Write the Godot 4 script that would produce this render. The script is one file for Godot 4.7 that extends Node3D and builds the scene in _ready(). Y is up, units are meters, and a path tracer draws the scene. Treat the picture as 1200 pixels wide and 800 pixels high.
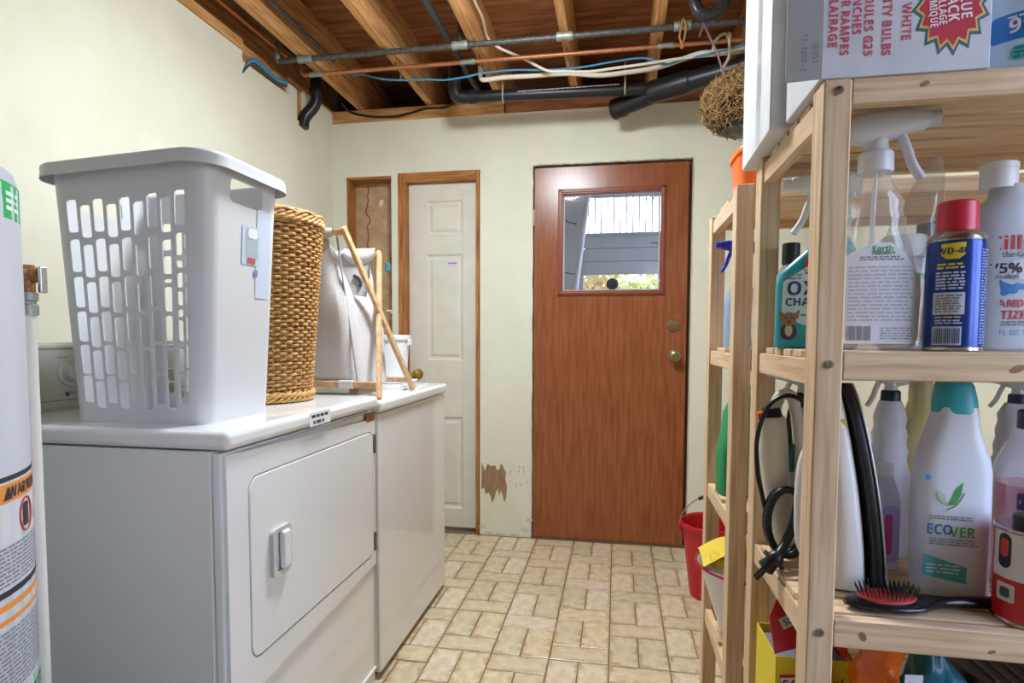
extends Node3D

const BACK := -3.174      # drywall face of the wall with the doors
const LEFT := -1.618
const RIGHT := 1.06
const NEAR := 2.40
const JOIST := 2.40       # underside of the joists
const DECK := 2.635       # underside of the boards above

const LAMP := 2.5         # energy of the ceiling lamp, downwards
const LAMP_SIDE := 1.22    # and to the sides

var W := {}               # shared materials


func _ready() -> void:
	# ---- camera
	var cam := Camera3D.new()
	cam.name = "camera"
	cam.projection = Camera3D.PROJECTION_FRUSTUM
	cam.near = 0.05; cam.far = 60.0
	cam.size = 0.05 * 800.0 / 684.0
	cam.frustum_offset = Vector2(0, 0.05 * 33.3 / 684.0)
	cam.position = Vector3(0, 1.1166, 0)
	cam.rotation_degrees = Vector3(-3.17, 10.2, 0.2)
	add_child(cam)
	cam.current = true
	# ---- sky and exposure
	var env := Environment.new()
	env.background_mode = Environment.BG_SKY
	var sm := ProceduralSkyMaterial.new()
	sm.sky_top_color = Color(0.70, 0.78, 0.96); sm.sky_horizon_color = Color(0.88, 0.92, 1.0)
	sm.ground_horizon_color = Color(0.62, 0.64, 0.62); sm.ground_bottom_color = Color(0.36, 0.36, 0.33)
	var sky := Sky.new()
	sky.sky_material = sm
	env.sky = sky
	env.background_energy_multiplier = 12.0
	env.tonemap_mode = Environment.TONE_MAPPER_LINEAR
	env.tonemap_exposure = 1.0
	env.sdfgi_enabled = true; env.ssao_enabled = true; env.ssil_enabled = true
	var we := WorldEnvironment.new()
	we.name = "environment"; we.environment = env
	add_child(we)
	# ---- the place
	make_materials()
	build_room()
	build_ceiling()
	build_doors()
	build_outside()
	build_lamp()
	build_machines()
	build_laundry()
	build_heater()
	build_pipes()
	build_shelving()
	build_upper_shelf_goods()
	build_lower_shelf_goods()
	build_far_shelf_goods()


func make_materials() -> void:
	var paint := noise_tex(3, 0.006, [[0.0, c8(226, 224, 205)], [0.5, c8(231, 229, 211)], [1.0, c8(235, 233, 216)]], 512, 4)
	W.paint = grain(paint, Vector3(0.9, 0.9, 0.9), 0.62, 0.4)
	var fir := noise_tex(7, 0.012, [[0.0, c8(156, 106, 64)], [0.35, c8(192, 138, 86)], [0.6, c8(211, 158, 103)], [1.0, c8(223, 175, 121)]], 512, 5, 12.0)
	W.fir_z = grain(fir, Vector3(7, 7, 0.55), 0.7)
	W.fir_x = grain(fir, Vector3(0.55, 7, 7), 0.7)
	W.fir_y = grain(fir, Vector3(7, 0.55, 7), 0.7)
	var deck := noise_tex(17, 0.01, [[0.0, c8(112, 68, 44)], [0.4, c8(146, 93, 60)], [0.75, c8(168, 112, 74)], [1.0, c8(184, 128, 88)]], 512, 5, 20.0)
	W.deck = []
	for k in 3: W.deck.append(grain(deck, Vector3(0.5, 3, 3.5), 0.75, 0.3, true, Vector3(0.31 * k, 0, 0.17 * k)))
	var jamb := noise_tex(23, 0.012, [[0.0, c8(128, 74, 34)], [0.5, c8(176, 115, 62)], [1.0, c8(200, 142, 86)]], 512, 4, 10.0)
	W.jamb_y = grain(jamb, Vector3(9, 0.6, 9), 0.5)
	W.jamb_x = grain(jamb, Vector3(0.6, 9, 9), 0.5)
	var pine := noise_tex(31, 0.012, [[0.0, c8(196, 158, 118)], [0.4, c8(216, 184, 146)], [0.7, c8(225, 196, 160)], [1.0, c8(233, 207, 174)]], 512, 5, 14.0)
	W.pine_x = grain(pine, Vector3(0.8, 14, 14), 0.45)
	W.pine_y = grain(pine, Vector3(14, 0.8, 14), 0.45)
	W.pine_z = grain(pine, Vector3(14, 14, 0.8), 0.45)
	W.knot = mat(c8(150, 104, 72), 0.6)
	var mahogany := noise_tex(41, 0.011, [[0.0, c8(128, 69, 40)], [0.35, c8(144, 81, 47)], [0.65, c8(153, 89, 53)], [1.0, c8(162, 98, 60)]], 1024, 6, 30.0)
	W.mahogany = grain(mahogany, Vector3(3.4, 0.30, 3.4), 0.26, 0.5)
	W.moulding = mat(c8(142, 72, 48), 0.35)
	W.enamel = mat(c8(231, 232, 233), 0.06, 0.0, 0.65)
	W.enamel_side = mat(c8(226, 227, 227), 0.3, 0.0, 0.5)
	W.grey_plastic = mat(c8(196, 198, 196), 0.5)
	W.white_door = grain(noise_tex(5, 0.02, [[0.0, c8(221, 217, 205)], [0.6, c8(226, 222, 211)], [1.0, c8(229, 226, 216)]], 256, 3), Vector3(1.3, 1.3, 1.3), 0.4)
	W.brass = mat(c8(196, 158, 86), 0.28, 0.9)
	W.old_brass = mat(c8(150, 132, 96), 0.35, 0.85)
	W.chrome = mat(c8(190, 192, 196), 0.2, 1.0)
	W.old_jamb = mat(c8(112, 84, 62), 0.8)
	W.black_plastic = mat(c8(22, 23, 25), 0.35)
	W.abs_pipe = mat(c8(26, 28, 31), 0.38)
	W.galvanised = grain(noise_tex(51, 0.03, [[0.0, c8(62, 60, 58)], [0.5, c8(88, 87, 85)], [1.0, c8(112, 111, 109)]], 256, 4), Vector3(6, 6, 6), 0.45)
	W.galvanised.metallic = 0.4
	W.copper = grain(noise_tex(52, 0.03, [[0.0, c8(168, 104, 68)], [0.5, c8(190, 124, 84)], [1.0, c8(202, 138, 98)]], 256, 4), Vector3(5, 5, 5), 0.4)
	W.copper.metallic = 0.5
	W.solder = mat(c8(150, 156, 150), 0.5, 0.5)
	W.blue_wire = mat(c8(74, 140, 178), 0.5)
	W.white_wire = mat(c8(222, 214, 196), 0.6)
	W.white_plastic = mat(c8(232, 234, 238), 0.35)
	W.ink_dark = mat(c8(44, 46, 52), 0.7)
	W.ink_grey = mat(c8(120, 124, 134), 0.7)
	W.concrete = grain(noise_tex(61, 0.02, [[0.0, c8(120, 118, 112)], [1.0, c8(160, 158, 150)]], 256, 4), Vector3(1.2, 1.2, 1.2), 0.9)


# ------------------------------------------------------------------ the room
func build_room() -> void:
	# floor: a mortar bed with the tiles set on it
	var fl := structure(mk("floor", B.new().span(Vector3(LEFT - 0.12, -0.10, BACK - 0.12), Vector3(RIGHT + 0.12, -0.004, NEAR + 0.12), 0.001), grain(noise_tex(71, 0.03, [[0.0, c8(118, 96, 70)], [1.0, c8(152, 128, 98)]], 256, 3), Vector3(4, 4, 4), 0.9))) as MeshInstance3D
	fl.set_meta("label", "beige ceramic tile floor in a repeating brick-size pattern"); 
	var tile_mats := []
	var pic := tile_picture(5)
	for k in 8:
		var m := StandardMaterial3D.new()
		m.albedo_texture = pic
		var g := [1.0, 0.965, 0.985, 0.945, 1.0, 0.97, 0.955, 0.99][k] as float
		m.albedo_color = Color(g, g * [1.0, 0.99, 0.985, 1.0, 0.99, 0.98, 1.0, 0.99][k], g * [0.99, 0.97, 0.95, 0.98, 1.0, 0.96, 0.97, 0.95][k])
		m.uv1_scale = Vector3(0.5, 0.5, 1); m.uv1_offset = Vector3(0.5 * (k % 2), 0.5 * ((k / 2) % 2), 0)
		m.roughness = 0.3; m.metallic_specular = 0.5
		tile_mats.append(m)
	var long_z := tile_block(0.1025, 0.2)
	var long_x := tile_block(0.205, 0.1)
	var rng := RandomNumberGenerator.new()
	rng.seed = 12
	var rest := B.new()
	for col in range(-7, 6):
		var x0 := -0.0145 + 0.205 * col
		var far0 := -2.267 if posmod(col, 2) == 0 else -2.366
		for r in range(-12, 4):
			var z0 := far0 - 0.3 * r    # far edge of the lying tile
			for piece in 3:
				var cx := x0 + 0.1025
				var cz := z0 + 0.05
				if piece > 0:
					cx = x0 + 0.05125 + 0.1025 * (piece - 1)
					cz = z0 + 0.2
				var lx := 0.205 if piece == 0 else 0.1025
				var lz := 0.1 if piece == 0 else 0.2
				# cut the tiles at the walls
				var a := Vector2(maxf(cx - lx / 2, LEFT), maxf(cz - lz / 2, BACK))
				var b := Vector2(minf(cx + lx / 2, RIGHT), minf(cz + lz / 2, NEAR))
				if b.x - a.x < 0.012 or b.y - a.y < 0.012: continue
				var k := rng.randi() % 8
				var lift := rng.randf() * 0.0012
				var whole := is_equal_approx(b.x - a.x, lx) and is_equal_approx(b.y - a.y, lz)
				if cx > -0.9 and cx < 0.75 and cz < -1.35:
					var m: Mesh = (long_x if piece == 0 else long_z) if whole else tile_block(b.x - a.x, b.y - a.y)
					var o := mk("tile", m, tile_mats[k], fl)
					o.position = Vector3((a.x + b.x) / 2, lift - 0.004, (a.y + b.y) / 2)
				else:
					rest.tf = Transform3D(Basis(), Vector3((a.x + b.x) / 2, lift - 0.004, (a.y + b.y) / 2))
					add_tile(rest, b.x - a.x, b.y - a.y)
	mk("tiles_beyond", rest, tile_mats[0], fl).set_meta("kind", "stuff")

	# wall with the two doors and the open bay
	var wb := B.new()
	var y1 := 2.328
	for s in [[LEFT - 0.12, -1.538, 0.0, y1], [-1.538, -1.268, 2.026, y1], [-1.268, -1.229, 0.0, y1], [-1.229, -0.753, 2.036, y1], [-0.753, -0.459, 0.0, y1], [-0.459, 0.374, 2.043, y1], [0.374, RIGHT + 0.12, 0.0, y1]]:
		wb.span(Vector3(s[0], s[2], BACK - 0.115), Vector3(s[1], s[3], BACK), 0.00004)
	var back := structure(mk("wall_back", wb, W.paint))
	mk("top_plate", B.new().span(Vector3(LEFT - 0.12, y1, BACK - 0.09), Vector3(-0.62, JOIST - 0.002, BACK + 0.004), 0.003), W.fir_x, back)
	mk("top_plate", B.new().span(Vector3(-0.615, y1 + 0.002, BACK - 0.09), Vector3(RIGHT + 0.12, JOIST - 0.008, BACK - 0.006), 0.003), W.deck[1], back)
	mk("rim_board", B.new().span(Vector3(LEFT - 0.12, JOIST - 0.05, BACK - 0.60), Vector3(RIGHT + 0.12, DECK + 0.05, BACK - 0.56), 0.00005), W.deck[1], back)
	mk("soffit", B.new().span(Vector3(LEFT - 0.12, JOIST - 0.05, BACK - 0.58), Vector3(RIGHT + 0.12, JOIST - 0.012, BACK - 0.09), 0.00005), W.deck[1], back)
	# torn drywall paper between the doors
	var torn := PackedVector2Array()
	for q in [[567, 541], [571, 552], [574, 543], [579, 546], [583, 544], [585, 550], [588, 549], [590, 541], [594, 549], [596, 552], [595, 560], [597, 570], [596, 582], [594, 589], [592, 580], [590, 574], [588, 581], [586, 572], [584, 577], [582, 585], [579, 590], [578, 582], [575, 577], [572, 580], [570, 572], [567, 574]]:
		torn.append(Vector2(-0.748 + (q[0] - 566.0) * 0.00487, 0.398 - (q[1] - 545.0) * 0.00472))
	patch(torn, grain(noise_tex(81, 0.03, [[0.0, c8(142, 112, 84)], [1.0, c8(172, 142, 112)]], 256, 3), Vector3(5, 1, 5), 0.9), back, at(0, 0, BACK + 0.0006), 0.0, "torn_paper")
	rng.seed = 5
	for k in 9:  # small chips low on the same strip
		var cx := rng.randf_range(-0.6, -0.475)
		var cy := rng.randf_range(0.22, 0.40)
		var chip := PackedVector2Array()
		for j in 7: chip.append(Vector2(cx, cy) + Vector2(cos(TAU * j / 7.0) * 0.004, sin(TAU * j / 7.0) * 0.013) * rng.randf_range(0.4, 1.1))
		patch(chip, mat(c8(196, 176, 142), 0.9), back, at(0, 0, BACK + 0.0006), 0.0, "paint_chip")
	for q in [[-0.735, 0.05], [-0.50, 0.04], [-0.47, 0.10], [-0.70, 0.012], [-0.56, 0.012], [-0.64, 0.01]]:
		var chip := PackedVector2Array()
		for j in 9: chip.append(Vector2(q[0], q[1]) + Vector2(cos(TAU * j / 9.0) * 0.034, sin(TAU * j / 9.0) * 0.016) * rng.randf_range(0.4, 1.0))
		patch(chip, mat(c8(214, 208, 192), 0.9), back, at(0, 0, BACK + 0.0006), 0.0, "paint_chip")
	# the open bay: studs, back board, glue runs
	var bay := Node3D.new(); bay.name = "stud_bay"; back.add_child(bay)
	mk("stud", B.new().span(Vector3(-1.538, 0.0, BACK - 0.10), Vector3(-1.528, 2.026, BACK - 0.001), 0.002), W.jamb_y, bay)
	mk("header", B.new().span(Vector3(-1.538, 2.012, BACK - 0.10), Vector3(-1.268, 2.026, BACK - 0.001), 0.002), W.jamb_x, bay)
	mk("back_board", B.new().span(Vector3(-1.54, 0.0, BACK - 0.115), Vector3(-1.265, 2.03, BACK - 0.10), 0.001), grain(noise_tex(83, 0.02, [[0.0, c8(176, 142, 108)], [1.0, c8(204, 172, 138)]], 256, 4), Vector3(2, 2, 2), 0.9), bay)
	for gx in [-1.452, -1.30]:
		var path := []
		for j in 60:
			path.append(Vector3(gx + 0.012 * sin(j * 0.9) * sin(j * 0.23) + rng.randf_range(-0.006, 0.006), 1.0 + j * 0.017, BACK - 0.0985))
		mk("glue_run", B.new().tube(path, 0.0035, 5), mat(c8(126, 78, 38), 0.5), bay)
	patch(rrect(0.025, 0.04, 0.01), mat(c8(226, 214, 200), 0.8), bay, at(-1.37, 1.90, BACK - 0.0995, 0, -0.4), 0.0, "plaster_dab")

	# wall behind the machines: drywall sheet that stops short of the joists, framing behind it
	var lw := B.new()
	for s in [[BACK, -2.86, 2.388], [-2.86, -2.795, 2.22], [-2.795, -2.72, 2.37], [-2.72, -2.355, 2.312], [-2.355, NEAR + 0.12, 2.355]]:
		lw.span(Vector3(LEFT - 0.016, 0, s[0]), Vector3(LEFT, s[2], s[1]), 0.00004)
	var left := structure(mk("wall_left", lw, W.paint))
	mk("framing", B.new().span(Vector3(LEFT - 0.12, 0, BACK - 0.12), Vector3(LEFT - 0.017, JOIST, NEAR + 0.12), 0.002), W.fir_z, left)
	mk("top_plate", B.new().span(Vector3(LEFT - 0.016, 2.356, -2.354), Vector3(LEFT + 0.008, JOIST, NEAR), 0.002), W.fir_z, left)
	mk("top_plate", B.new().span(Vector3(LEFT - 0.016, 2.389, BACK), Vector3(LEFT + 0.004, JOIST, -2.72), 0.001), W.fir_z, left)
	mk("rim_board", B.new().span(Vector3(LEFT - 0.12, JOIST - 0.05, BACK - 0.60), Vector3(LEFT - 0.08, DECK + 0.05, NEAR + 0.12), 0.002), W.fir_z, left)
	# the other two walls, out of the picture
	var z0 := -0.70
	var z1 := 0.16
	var y0 := 0.75
	var yt := 2.12
	var wr := B.new()
	for q in [[BACK - 0.60, z0, 0.0, DECK], [z1, NEAR + 0.12, 0.0, DECK], [z0, z1, 0.0, y0], [z0, z1, yt, DECK]]:
		wr.span(Vector3(RIGHT, q[2], q[0]), Vector3(RIGHT + 0.12, q[3], q[1]), 0.00005)
	structure(mk("wall_right", wr, W.paint))
	structure(mk("wall_near", B.new().span(Vector3(LEFT - 0.12, 0, NEAR), Vector3(RIGHT + 0.12, DECK, NEAR + 0.12), 0.0001), W.paint))
	var win := structure(mk("window_1", window_frame(z0, z1, y0, yt), W.white_plastic), "white framed window", "")
	for k in 2:
		var a := lerpf(z0, z1, 0.5 * k) + 0.03
		mk("pane", B.new().span(Vector3(RIGHT + 0.058, y0 + 0.04, a), Vector3(RIGHT + 0.062, yt - 0.04, a + 0.37), 0.0005), clear(Color(0.95, 0.98, 1.0), 0.04), win)


func window_frame(z0: float, z1: float, y0: float, y1: float) -> B:
	var b := B.new()
	for s in [[z0, z0 + 0.045, y0, y1], [z1 - 0.045, z1, y0, y1], [z0, z1, y0, y0 + 0.045], [z0, z1, y1 - 0.045, y1], [(z0 + z1) / 2 - 0.025, (z0 + z1) / 2 + 0.025, y0, y1]]:
		b.span(Vector3(RIGHT + 0.03, s[2], s[0]), Vector3(RIGHT + 0.09, s[3], s[1]), 0.004)
	return b


func add_tile(b: B, lx: float, lz: float) -> void:
	var g := 0.0022
	var c := 0.0018
	var hx := lx / 2 - g
	var hz := lz / 2 - g
	var o := [Vector3(-hx, 0, hz), Vector3(hx, 0, hz), Vector3(hx, 0, -hz), Vector3(-hx, 0, -hz)]
	var up := []
	var top := []
	for p in o:
		up.append(p + Vector3(0, 0.0028, 0))
		top.append(p + Vector3(-signf(p.x) * c, 0.004, -signf(p.z) * c))
	for i in 4:
		var j := (i + 1) % 4
		b.quad(o[i], o[j], up[j], up[i])
		b.quad(up[i], up[j], top[j], top[i], Vector2(0.01, 0.01), Vector2(0.02, 0.02))
	# the picture's long side follows the tile's long side
	if lx >= lz: b.quad(top[0], top[1], top[2], top[3])
	else: b.quad(top[1], top[2], top[3], top[0])


func tile_block(lx: float, lz: float) -> ArrayMesh:
	var b := B.new()
	add_tile(b, lx, lz)
	return b.mesh()


# four glazed tiles (2 by 2): cream glaze with clouds, and the brown stain that has crept in from the joints in ragged blotches
func tile_picture(noise_seed: int) -> ImageTexture:
	var w := 256
	var h := 128
	var im := Image.create(w * 2, h * 2, false, Image.FORMAT_RGB8)
	var f := FastNoiseLite.new(); f.seed = noise_seed; f.frequency = 0.011; f.fractal_octaves = 4
	var g := FastNoiseLite.new(); g.seed = noise_seed + 9; g.frequency = 0.05; g.fractal_octaves = 4
	for y in h * 2:
		for x in w * 2:
			var lx := x % w
			var ly := y % h
			var d := minf(minf(lx, w - lx), minf(ly, h - ly)) / 64.0
			var cloud := f.get_noise_2d(x, y * 1.6)
			var fine := g.get_noise_2d(x, y)
			var stain := clampf((0.22 + 0.55 * f.get_noise_2d(x + 900, y) + 0.35 * fine - d) * 2.2, 0.0, 1.0)
			var c := Color8(230, 217, 194).lerp(Color8(211, 190, 158), clampf(0.40 + cloud * 0.8 + fine * 0.12, 0, 1))
			c = c.lerp(Color8(168, 128, 84), stain * 0.6)
			im.set_pixel(x, y, c)
	return ImageTexture.create_from_image(im)


func build_ceiling() -> void:
	var ce := structure(mk("ceiling", B.new().span(Vector3(LEFT - 0.12, DECK + 0.02, BACK - 0.60), Vector3(RIGHT + 0.12, DECK + 0.10, NEAR + 0.12), 0.001), W.deck[0]))
	var z := BACK - 0.565
	var k := 0
	while z < NEAR:
		var z1 := minf(z + 0.183, NEAR + 0.1)
		mk("deck_board", B.new().span(Vector3(LEFT - 0.08, DECK, z + 0.0015), Vector3(RIGHT + 0.01, DECK + 0.019, z1 - 0.0015), 0.002), W.deck[k % 3], ce)
		z = z1; k += 1
	mk("lamp_board", B.new().span(Vector3(-0.656, JOIST - 0.019, -1.88), Vector3(-0.218, JOIST - 0.001, -1.56), 0.003), W.fir_x, ce)
	for x in [-1.445, -1.04, -0.637, -0.237, 0.157, 0.562, 0.965]:
		mk("joist", B.new().span(Vector3(x - 0.019, JOIST, BACK - 0.555), Vector3(x + 0.019, DECK - 0.001, NEAR), 0.003), W.fir_z, ce)


# ------------------------------------------------------------------ doors in the back wall
func build_doors() -> void:
	# brown exterior door with a small window
	var d := structure(Node3D.new()) as Node3D
	d.name = "door_1"; add_child(d)
	d.set_meta("label", "brown mahogany-veneer exterior door with a small square window")
	var x0 := -0.449
	var x1 := 0.354
	var yt := 2.026
	var wx0 := -0.306
	var wx1 := 0.226
	var wy0 := 1.358
	var wy1 := 1.893
	var zf := BACK + 0.002
	var zb := BACK - 0.043
	var slab := B.new()
	var o := [Vector2(x0, 0.012), Vector2(x1, 0.012), Vector2(x1, yt), Vector2(x0, yt)]
	var i := [Vector2(wx0, wy0), Vector2(wx1, wy0), Vector2(wx1, wy1), Vector2(wx0, wy1)]
	for k in 4:
		var j := (k + 1) % 4
		slab.quad(v3(o[k], zf), v3(o[j], zf), v3(i[j], zf), v3(i[k], zf))
		slab.quad(v3(o[j], zb), v3(o[k], zb), v3(i[k], zb), v3(i[j], zb))
		slab.quad(v3(o[k], zb), v3(o[j], zb), v3(o[j], zf), v3(o[k], zf))
		slab.quad(v3(i[j], zb), v3(i[k], zb), v3(i[k], zf), v3(i[j], zf))
	mk("slab", slab, W.mahogany, d)
	var fr := Node3D.new(); fr.name = "window_moulding"; d.add_child(fr)
	for s in [[wx0 - 0.014, wx1 + 0.014, wy1 - 0.012, wy1 + 0.016, true], [wx0 - 0.014, wx1 + 0.014, wy0 - 0.016, wy0 + 0.012, true], [wx0 - 0.016, wx0 + 0.012, wy0 - 0.016, wy1 + 0.016, false], [wx1 - 0.012, wx1 + 0.016, wy0 - 0.016, wy1 + 0.016, false]]:
		var b := B.new()
		b.span(Vector3(s[0], s[2], zf - 0.004), Vector3(s[1], s[3], zf + 0.009), 0.004, 2)
		if s[4]: b.span(Vector3(s[0] + 0.009, (s[2] + s[3]) / 2 - 0.007, zf), Vector3(s[1] - 0.009, (s[2] + s[3]) / 2 + 0.007, zf + 0.015), 0.005, 2)
		else: b.span(Vector3((s[0] + s[1]) / 2 - 0.007, s[2] + 0.009, zf), Vector3((s[0] + s[1]) / 2 + 0.007, s[3] - 0.009, zf + 0.015), 0.005, 2)
		mk("moulding_strip", b, W.moulding, fr)
	mk("pane", B.new().span(Vector3(wx0 + 0.002, wy0 + 0.002, BACK - 0.022), Vector3(wx1 - 0.002, wy1 - 0.002, BACK - 0.018), 0.0005), clear(Color(0.93, 0.96, 1.0), 0.06), d)
	for s in [[wx0 + 0.012, wx0 + 0.019, wy0 + 0.012, wy1 - 0.012], [wx1 - 0.019, wx1 - 0.012, wy0 + 0.012, wy1 - 0.012], [wx0 + 0.012, wx1 - 0.012, wy1 - 0.019, wy1 - 0.012], [wx0 + 0.012, wx1 - 0.012, wy0 + 0.012, wy0 + 0.017]]:
		mk("putty_line", B.new().span(Vector3(s[0], s[2], BACK - 0.018), Vector3(s[1], s[3], BACK - 0.010), 0.002), mat(c8(206, 208, 210), 0.6), d)
	# round dark disc stuck on the glass
	var disc := B.new()
	disc.tf = Transform3D(Basis(Vector3.RIGHT, PI / 2), Vector3(-0.03, wy0 + 0.046, BACK - 0.017))
	disc.lathe([Vector2(0.033, 0), Vector2(0.031, 0.007), Vector2(0.016, 0.007), Vector2(0.014, 0.012)], 10)
	mk("suction_disc", disc, mat(c8(24, 30, 34), 0.4), d)
	# dead twigs caught behind the putty
	for q in [[[0.205, 1.862], [0.165, 1.858], [0.125, 1.838]], [[0.205, 1.862], [0.160, 1.846], [0.152, 1.828]], [[0.185, 1.858], [0.168, 1.832], [0.160, 1.815]], [[-0.290, 1.752], [-0.262, 1.736], [-0.225, 1.730]], [[-0.232, 1.731], [-0.225, 1.722]], [[0.21, 1.612], [0.185, 1.618], [0.168, 1.616]], [[-0.285, 1.470], [-0.250, 1.462], [-0.226, 1.462]]]:
		mk("twig", B.new().tube(q.map(func(e): return Vector3(e[0], e[1], BACK - 0.0155)), 0.0022, 5), mat(c8(40, 36, 32), 0.9), d)
	# lock and knob
	var lk := B.new()
	lk.tf = Transform3D(Basis(Vector3.RIGHT, PI / 2), Vector3(0.288, 1.184, zf))
	lk.lathe([Vector2(0.033, 0), Vector2(0.032, 0.008), Vector2(0.026, 0.012), Vector2(0.025, 0.013)], 28)
	var dead := mk("deadbolt", lk, W.old_brass, d)
	mk("thumb_turn", B.new().rbox(Vector3(0.288, 1.174, zf + 0.018), Vector3(0.032, 0.009, 0.012), 0.003, 2), W.brass, dead)
	var kb := B.new()
	kb.tf = Transform3D(Basis(Vector3.RIGHT, PI / 2), Vector3(0.296, 1.023, zf))
	kb.lathe([Vector2(0.034, 0), Vector2(0.033, 0.006), Vector2(0.016, 0.010), Vector2(0.013, 0.030), Vector2(0.024, 0.040), Vector2(0.029, 0.052), Vector2(0.027, 0.062), Vector2(0.017, 0.066), Vector2(0.015, 0.062), Vector2(0.008, 0.063)], 28)
	mk("knob", kb, W.old_brass, d)
	for y in [1.72, 0.92, 0.28]:
		mk("hinge", B.new().span(Vector3(x0 - 0.008, y, BACK - 0.004), Vector3(x0 + 0.001, y + 0.09, BACK + 0.006), 0.003, 2), W.old_brass, d)
	# the rough opening, its jambs and what is left of the trim
	var jb := B.new()
	jb.span(Vector3(-0.459, 0, BACK - 0.115), Vector3(x0 - 0.003, 2.043, BACK - 0.036), 0.001)
	jb.span(Vector3(x1 + 0.004, 0, BACK - 0.115), Vector3(0.374, 2.043, BACK - 0.036), 0.001)
	jb.span(Vector3(-0.459, yt + 0.004, BACK - 0.115), Vector3(0.374, 2.043, BACK - 0.036), 0.001)
	mk("jamb", jb, W.old_jamb, d)
	mk("threshold", B.new().span(Vector3(-0.459, -0.003, BACK - 0.11), Vector3(0.374, 0.010, BACK + 0.012), 0.003), mat(c8(104, 80, 60), 0.6), d)
	# ragged caulk along the edges of the opening
	var rng := RandomNumberGenerator.new(); rng.seed = 77
	for side in 3:
		var path := []
		var rad := []
		for q in 46:
			var e := float(q) / 45
			var p := Vector3(-0.4600, lerpf(0.02, 2.04, e), BACK) if side == 0 else Vector3(0.375, lerpf(0.10, 2.03, e), BACK) if side == 1 else Vector3(lerpf(-0.46, 0.375, e), 2.0435, BACK)
			path.append(p + Vector3(rng.randf_range(-0.002, 0.002), rng.randf_range(-0.002, 0.002), 0))
			rad.append(rng.randf_range(0.0015, 0.0045))
		mk("caulk", B.new().tube(path, rad, 6), mat([c8(226, 226, 220), c8(206, 198, 180), c8(196, 190, 178)][side], 0.8), d)

	# white panelled closet door, set back in its wood jambs
	var c := structure(Node3D.new()) as Node3D
	c.name = "door_2"; add_child(c)
	c.set_meta("label", "narrow white six-panel closet door in bare wood jambs")
	var za := BACK - 0.040
	mk("jamb", B.new().span(Vector3(-1.229, 0, BACK - 0.115), Vector3(-1.181, 2.036, BACK + 0.003), 0.002), W.jamb_y, c)
	mk("jamb", B.new().span(Vector3(-0.776, 0, BACK - 0.115), Vector3(-0.757, 2.036, BACK + 0.003), 0.002), W.jamb_y, c)
	mk("head_jamb", B.new().span(Vector3(-1.181, 1.984, BACK - 0.115), Vector3(-0.776, 2.036, BACK + 0.003), 0.002), W.jamb_x, c)
	mk("shim_gap", B.new().span(Vector3(-0.757, 0, BACK - 0.115), Vector3(-0.753, 2.05, BACK - 0.004), 0.0005), W.old_jamb, c)
	panel_door(c, -1.179, -0.778, 0.022, 1.982, za)
	var kn := B.new()
	kn.tf = Transform3D(Basis(Vector3.RIGHT, PI / 2), Vector3(-1.128, 0.905, za))
	kn.lathe([Vector2(0.031, 0), Vector2(0.030, 0.005), Vector2(0.014, 0.009), Vector2(0.012, 0.026), Vector2(0.022, 0.036), Vector2(0.027, 0.048), Vector2(0.024, 0.058), Vector2(0.012, 0.063)], 28)
	mk("knob", kn, W.brass, c)
	patch(rrect(0.062, 0.028, 0.002), mat(c8(228, 206, 224), 0.7), c, at(-0.925, 1.527, za + 0.0008, 0, 0.03), 0.0, "pink_note")
	patch(rrect(0.05, 0.007, 0.001), mat(c8(150, 130, 170), 0.7), c, at(-0.922, 1.535, za + 0.0014, 0, 0.03), 0.0, "note_print")


func v3(p: Vector2, z: float) -> Vector3:
	return Vector3(p.x, p.y, z)


func panel_door(parent: Node3D, x0: float, x1: float, y0: float, y1: float, z: float) -> void:
	# faces of the stiles and rails round three tall fields, each with a moulded, raised panel
	var px0 := x0 + 0.105
	var px1 := x1 - 0.085
	var fields := [[0.13, 0.66], [0.985, 1.585], [1.69, 1.885]]
	var b := B.new()
	b.span(Vector3(x0, y0, z - 0.035), Vector3(px0, y1, z), 0.001)
	b.span(Vector3(px1, y0, z - 0.035), Vector3(x1, y1, z), 0.001)
	var y := y0
	for f in fields + [[y1, y1]]:
		b.span(Vector3(px0, y, z - 0.035), Vector3(px1, f[0], z), 0.0008)
		y = f[1]
	mk("frame", b, W.white_door, parent)
	for f in fields:
		var q := B.new()
		var rings := []
		for s in [[0.0, 0.0], [0.010, -0.009], [0.022, -0.009], [0.036, -0.001]]:
			var a: float = s[0]
			rings.append([Vector3(px0 + a, f[0] + a, z + s[1]), Vector3(px1 - a, f[0] + a, z + s[1]), Vector3(px1 - a, f[1] - a, z + s[1]), Vector3(px0 + a, f[1] - a, z + s[1])])
		for k in 3:
			for j in 4: q.quad(rings[k][j], rings[k][(j + 1) % 4], rings[k + 1][(j + 1) % 4], rings[k + 1][j])
		q.quad(rings[3][0], rings[3][1], rings[3][2], rings[3][3])
		mk("panel", q, W.white_door, parent)


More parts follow.
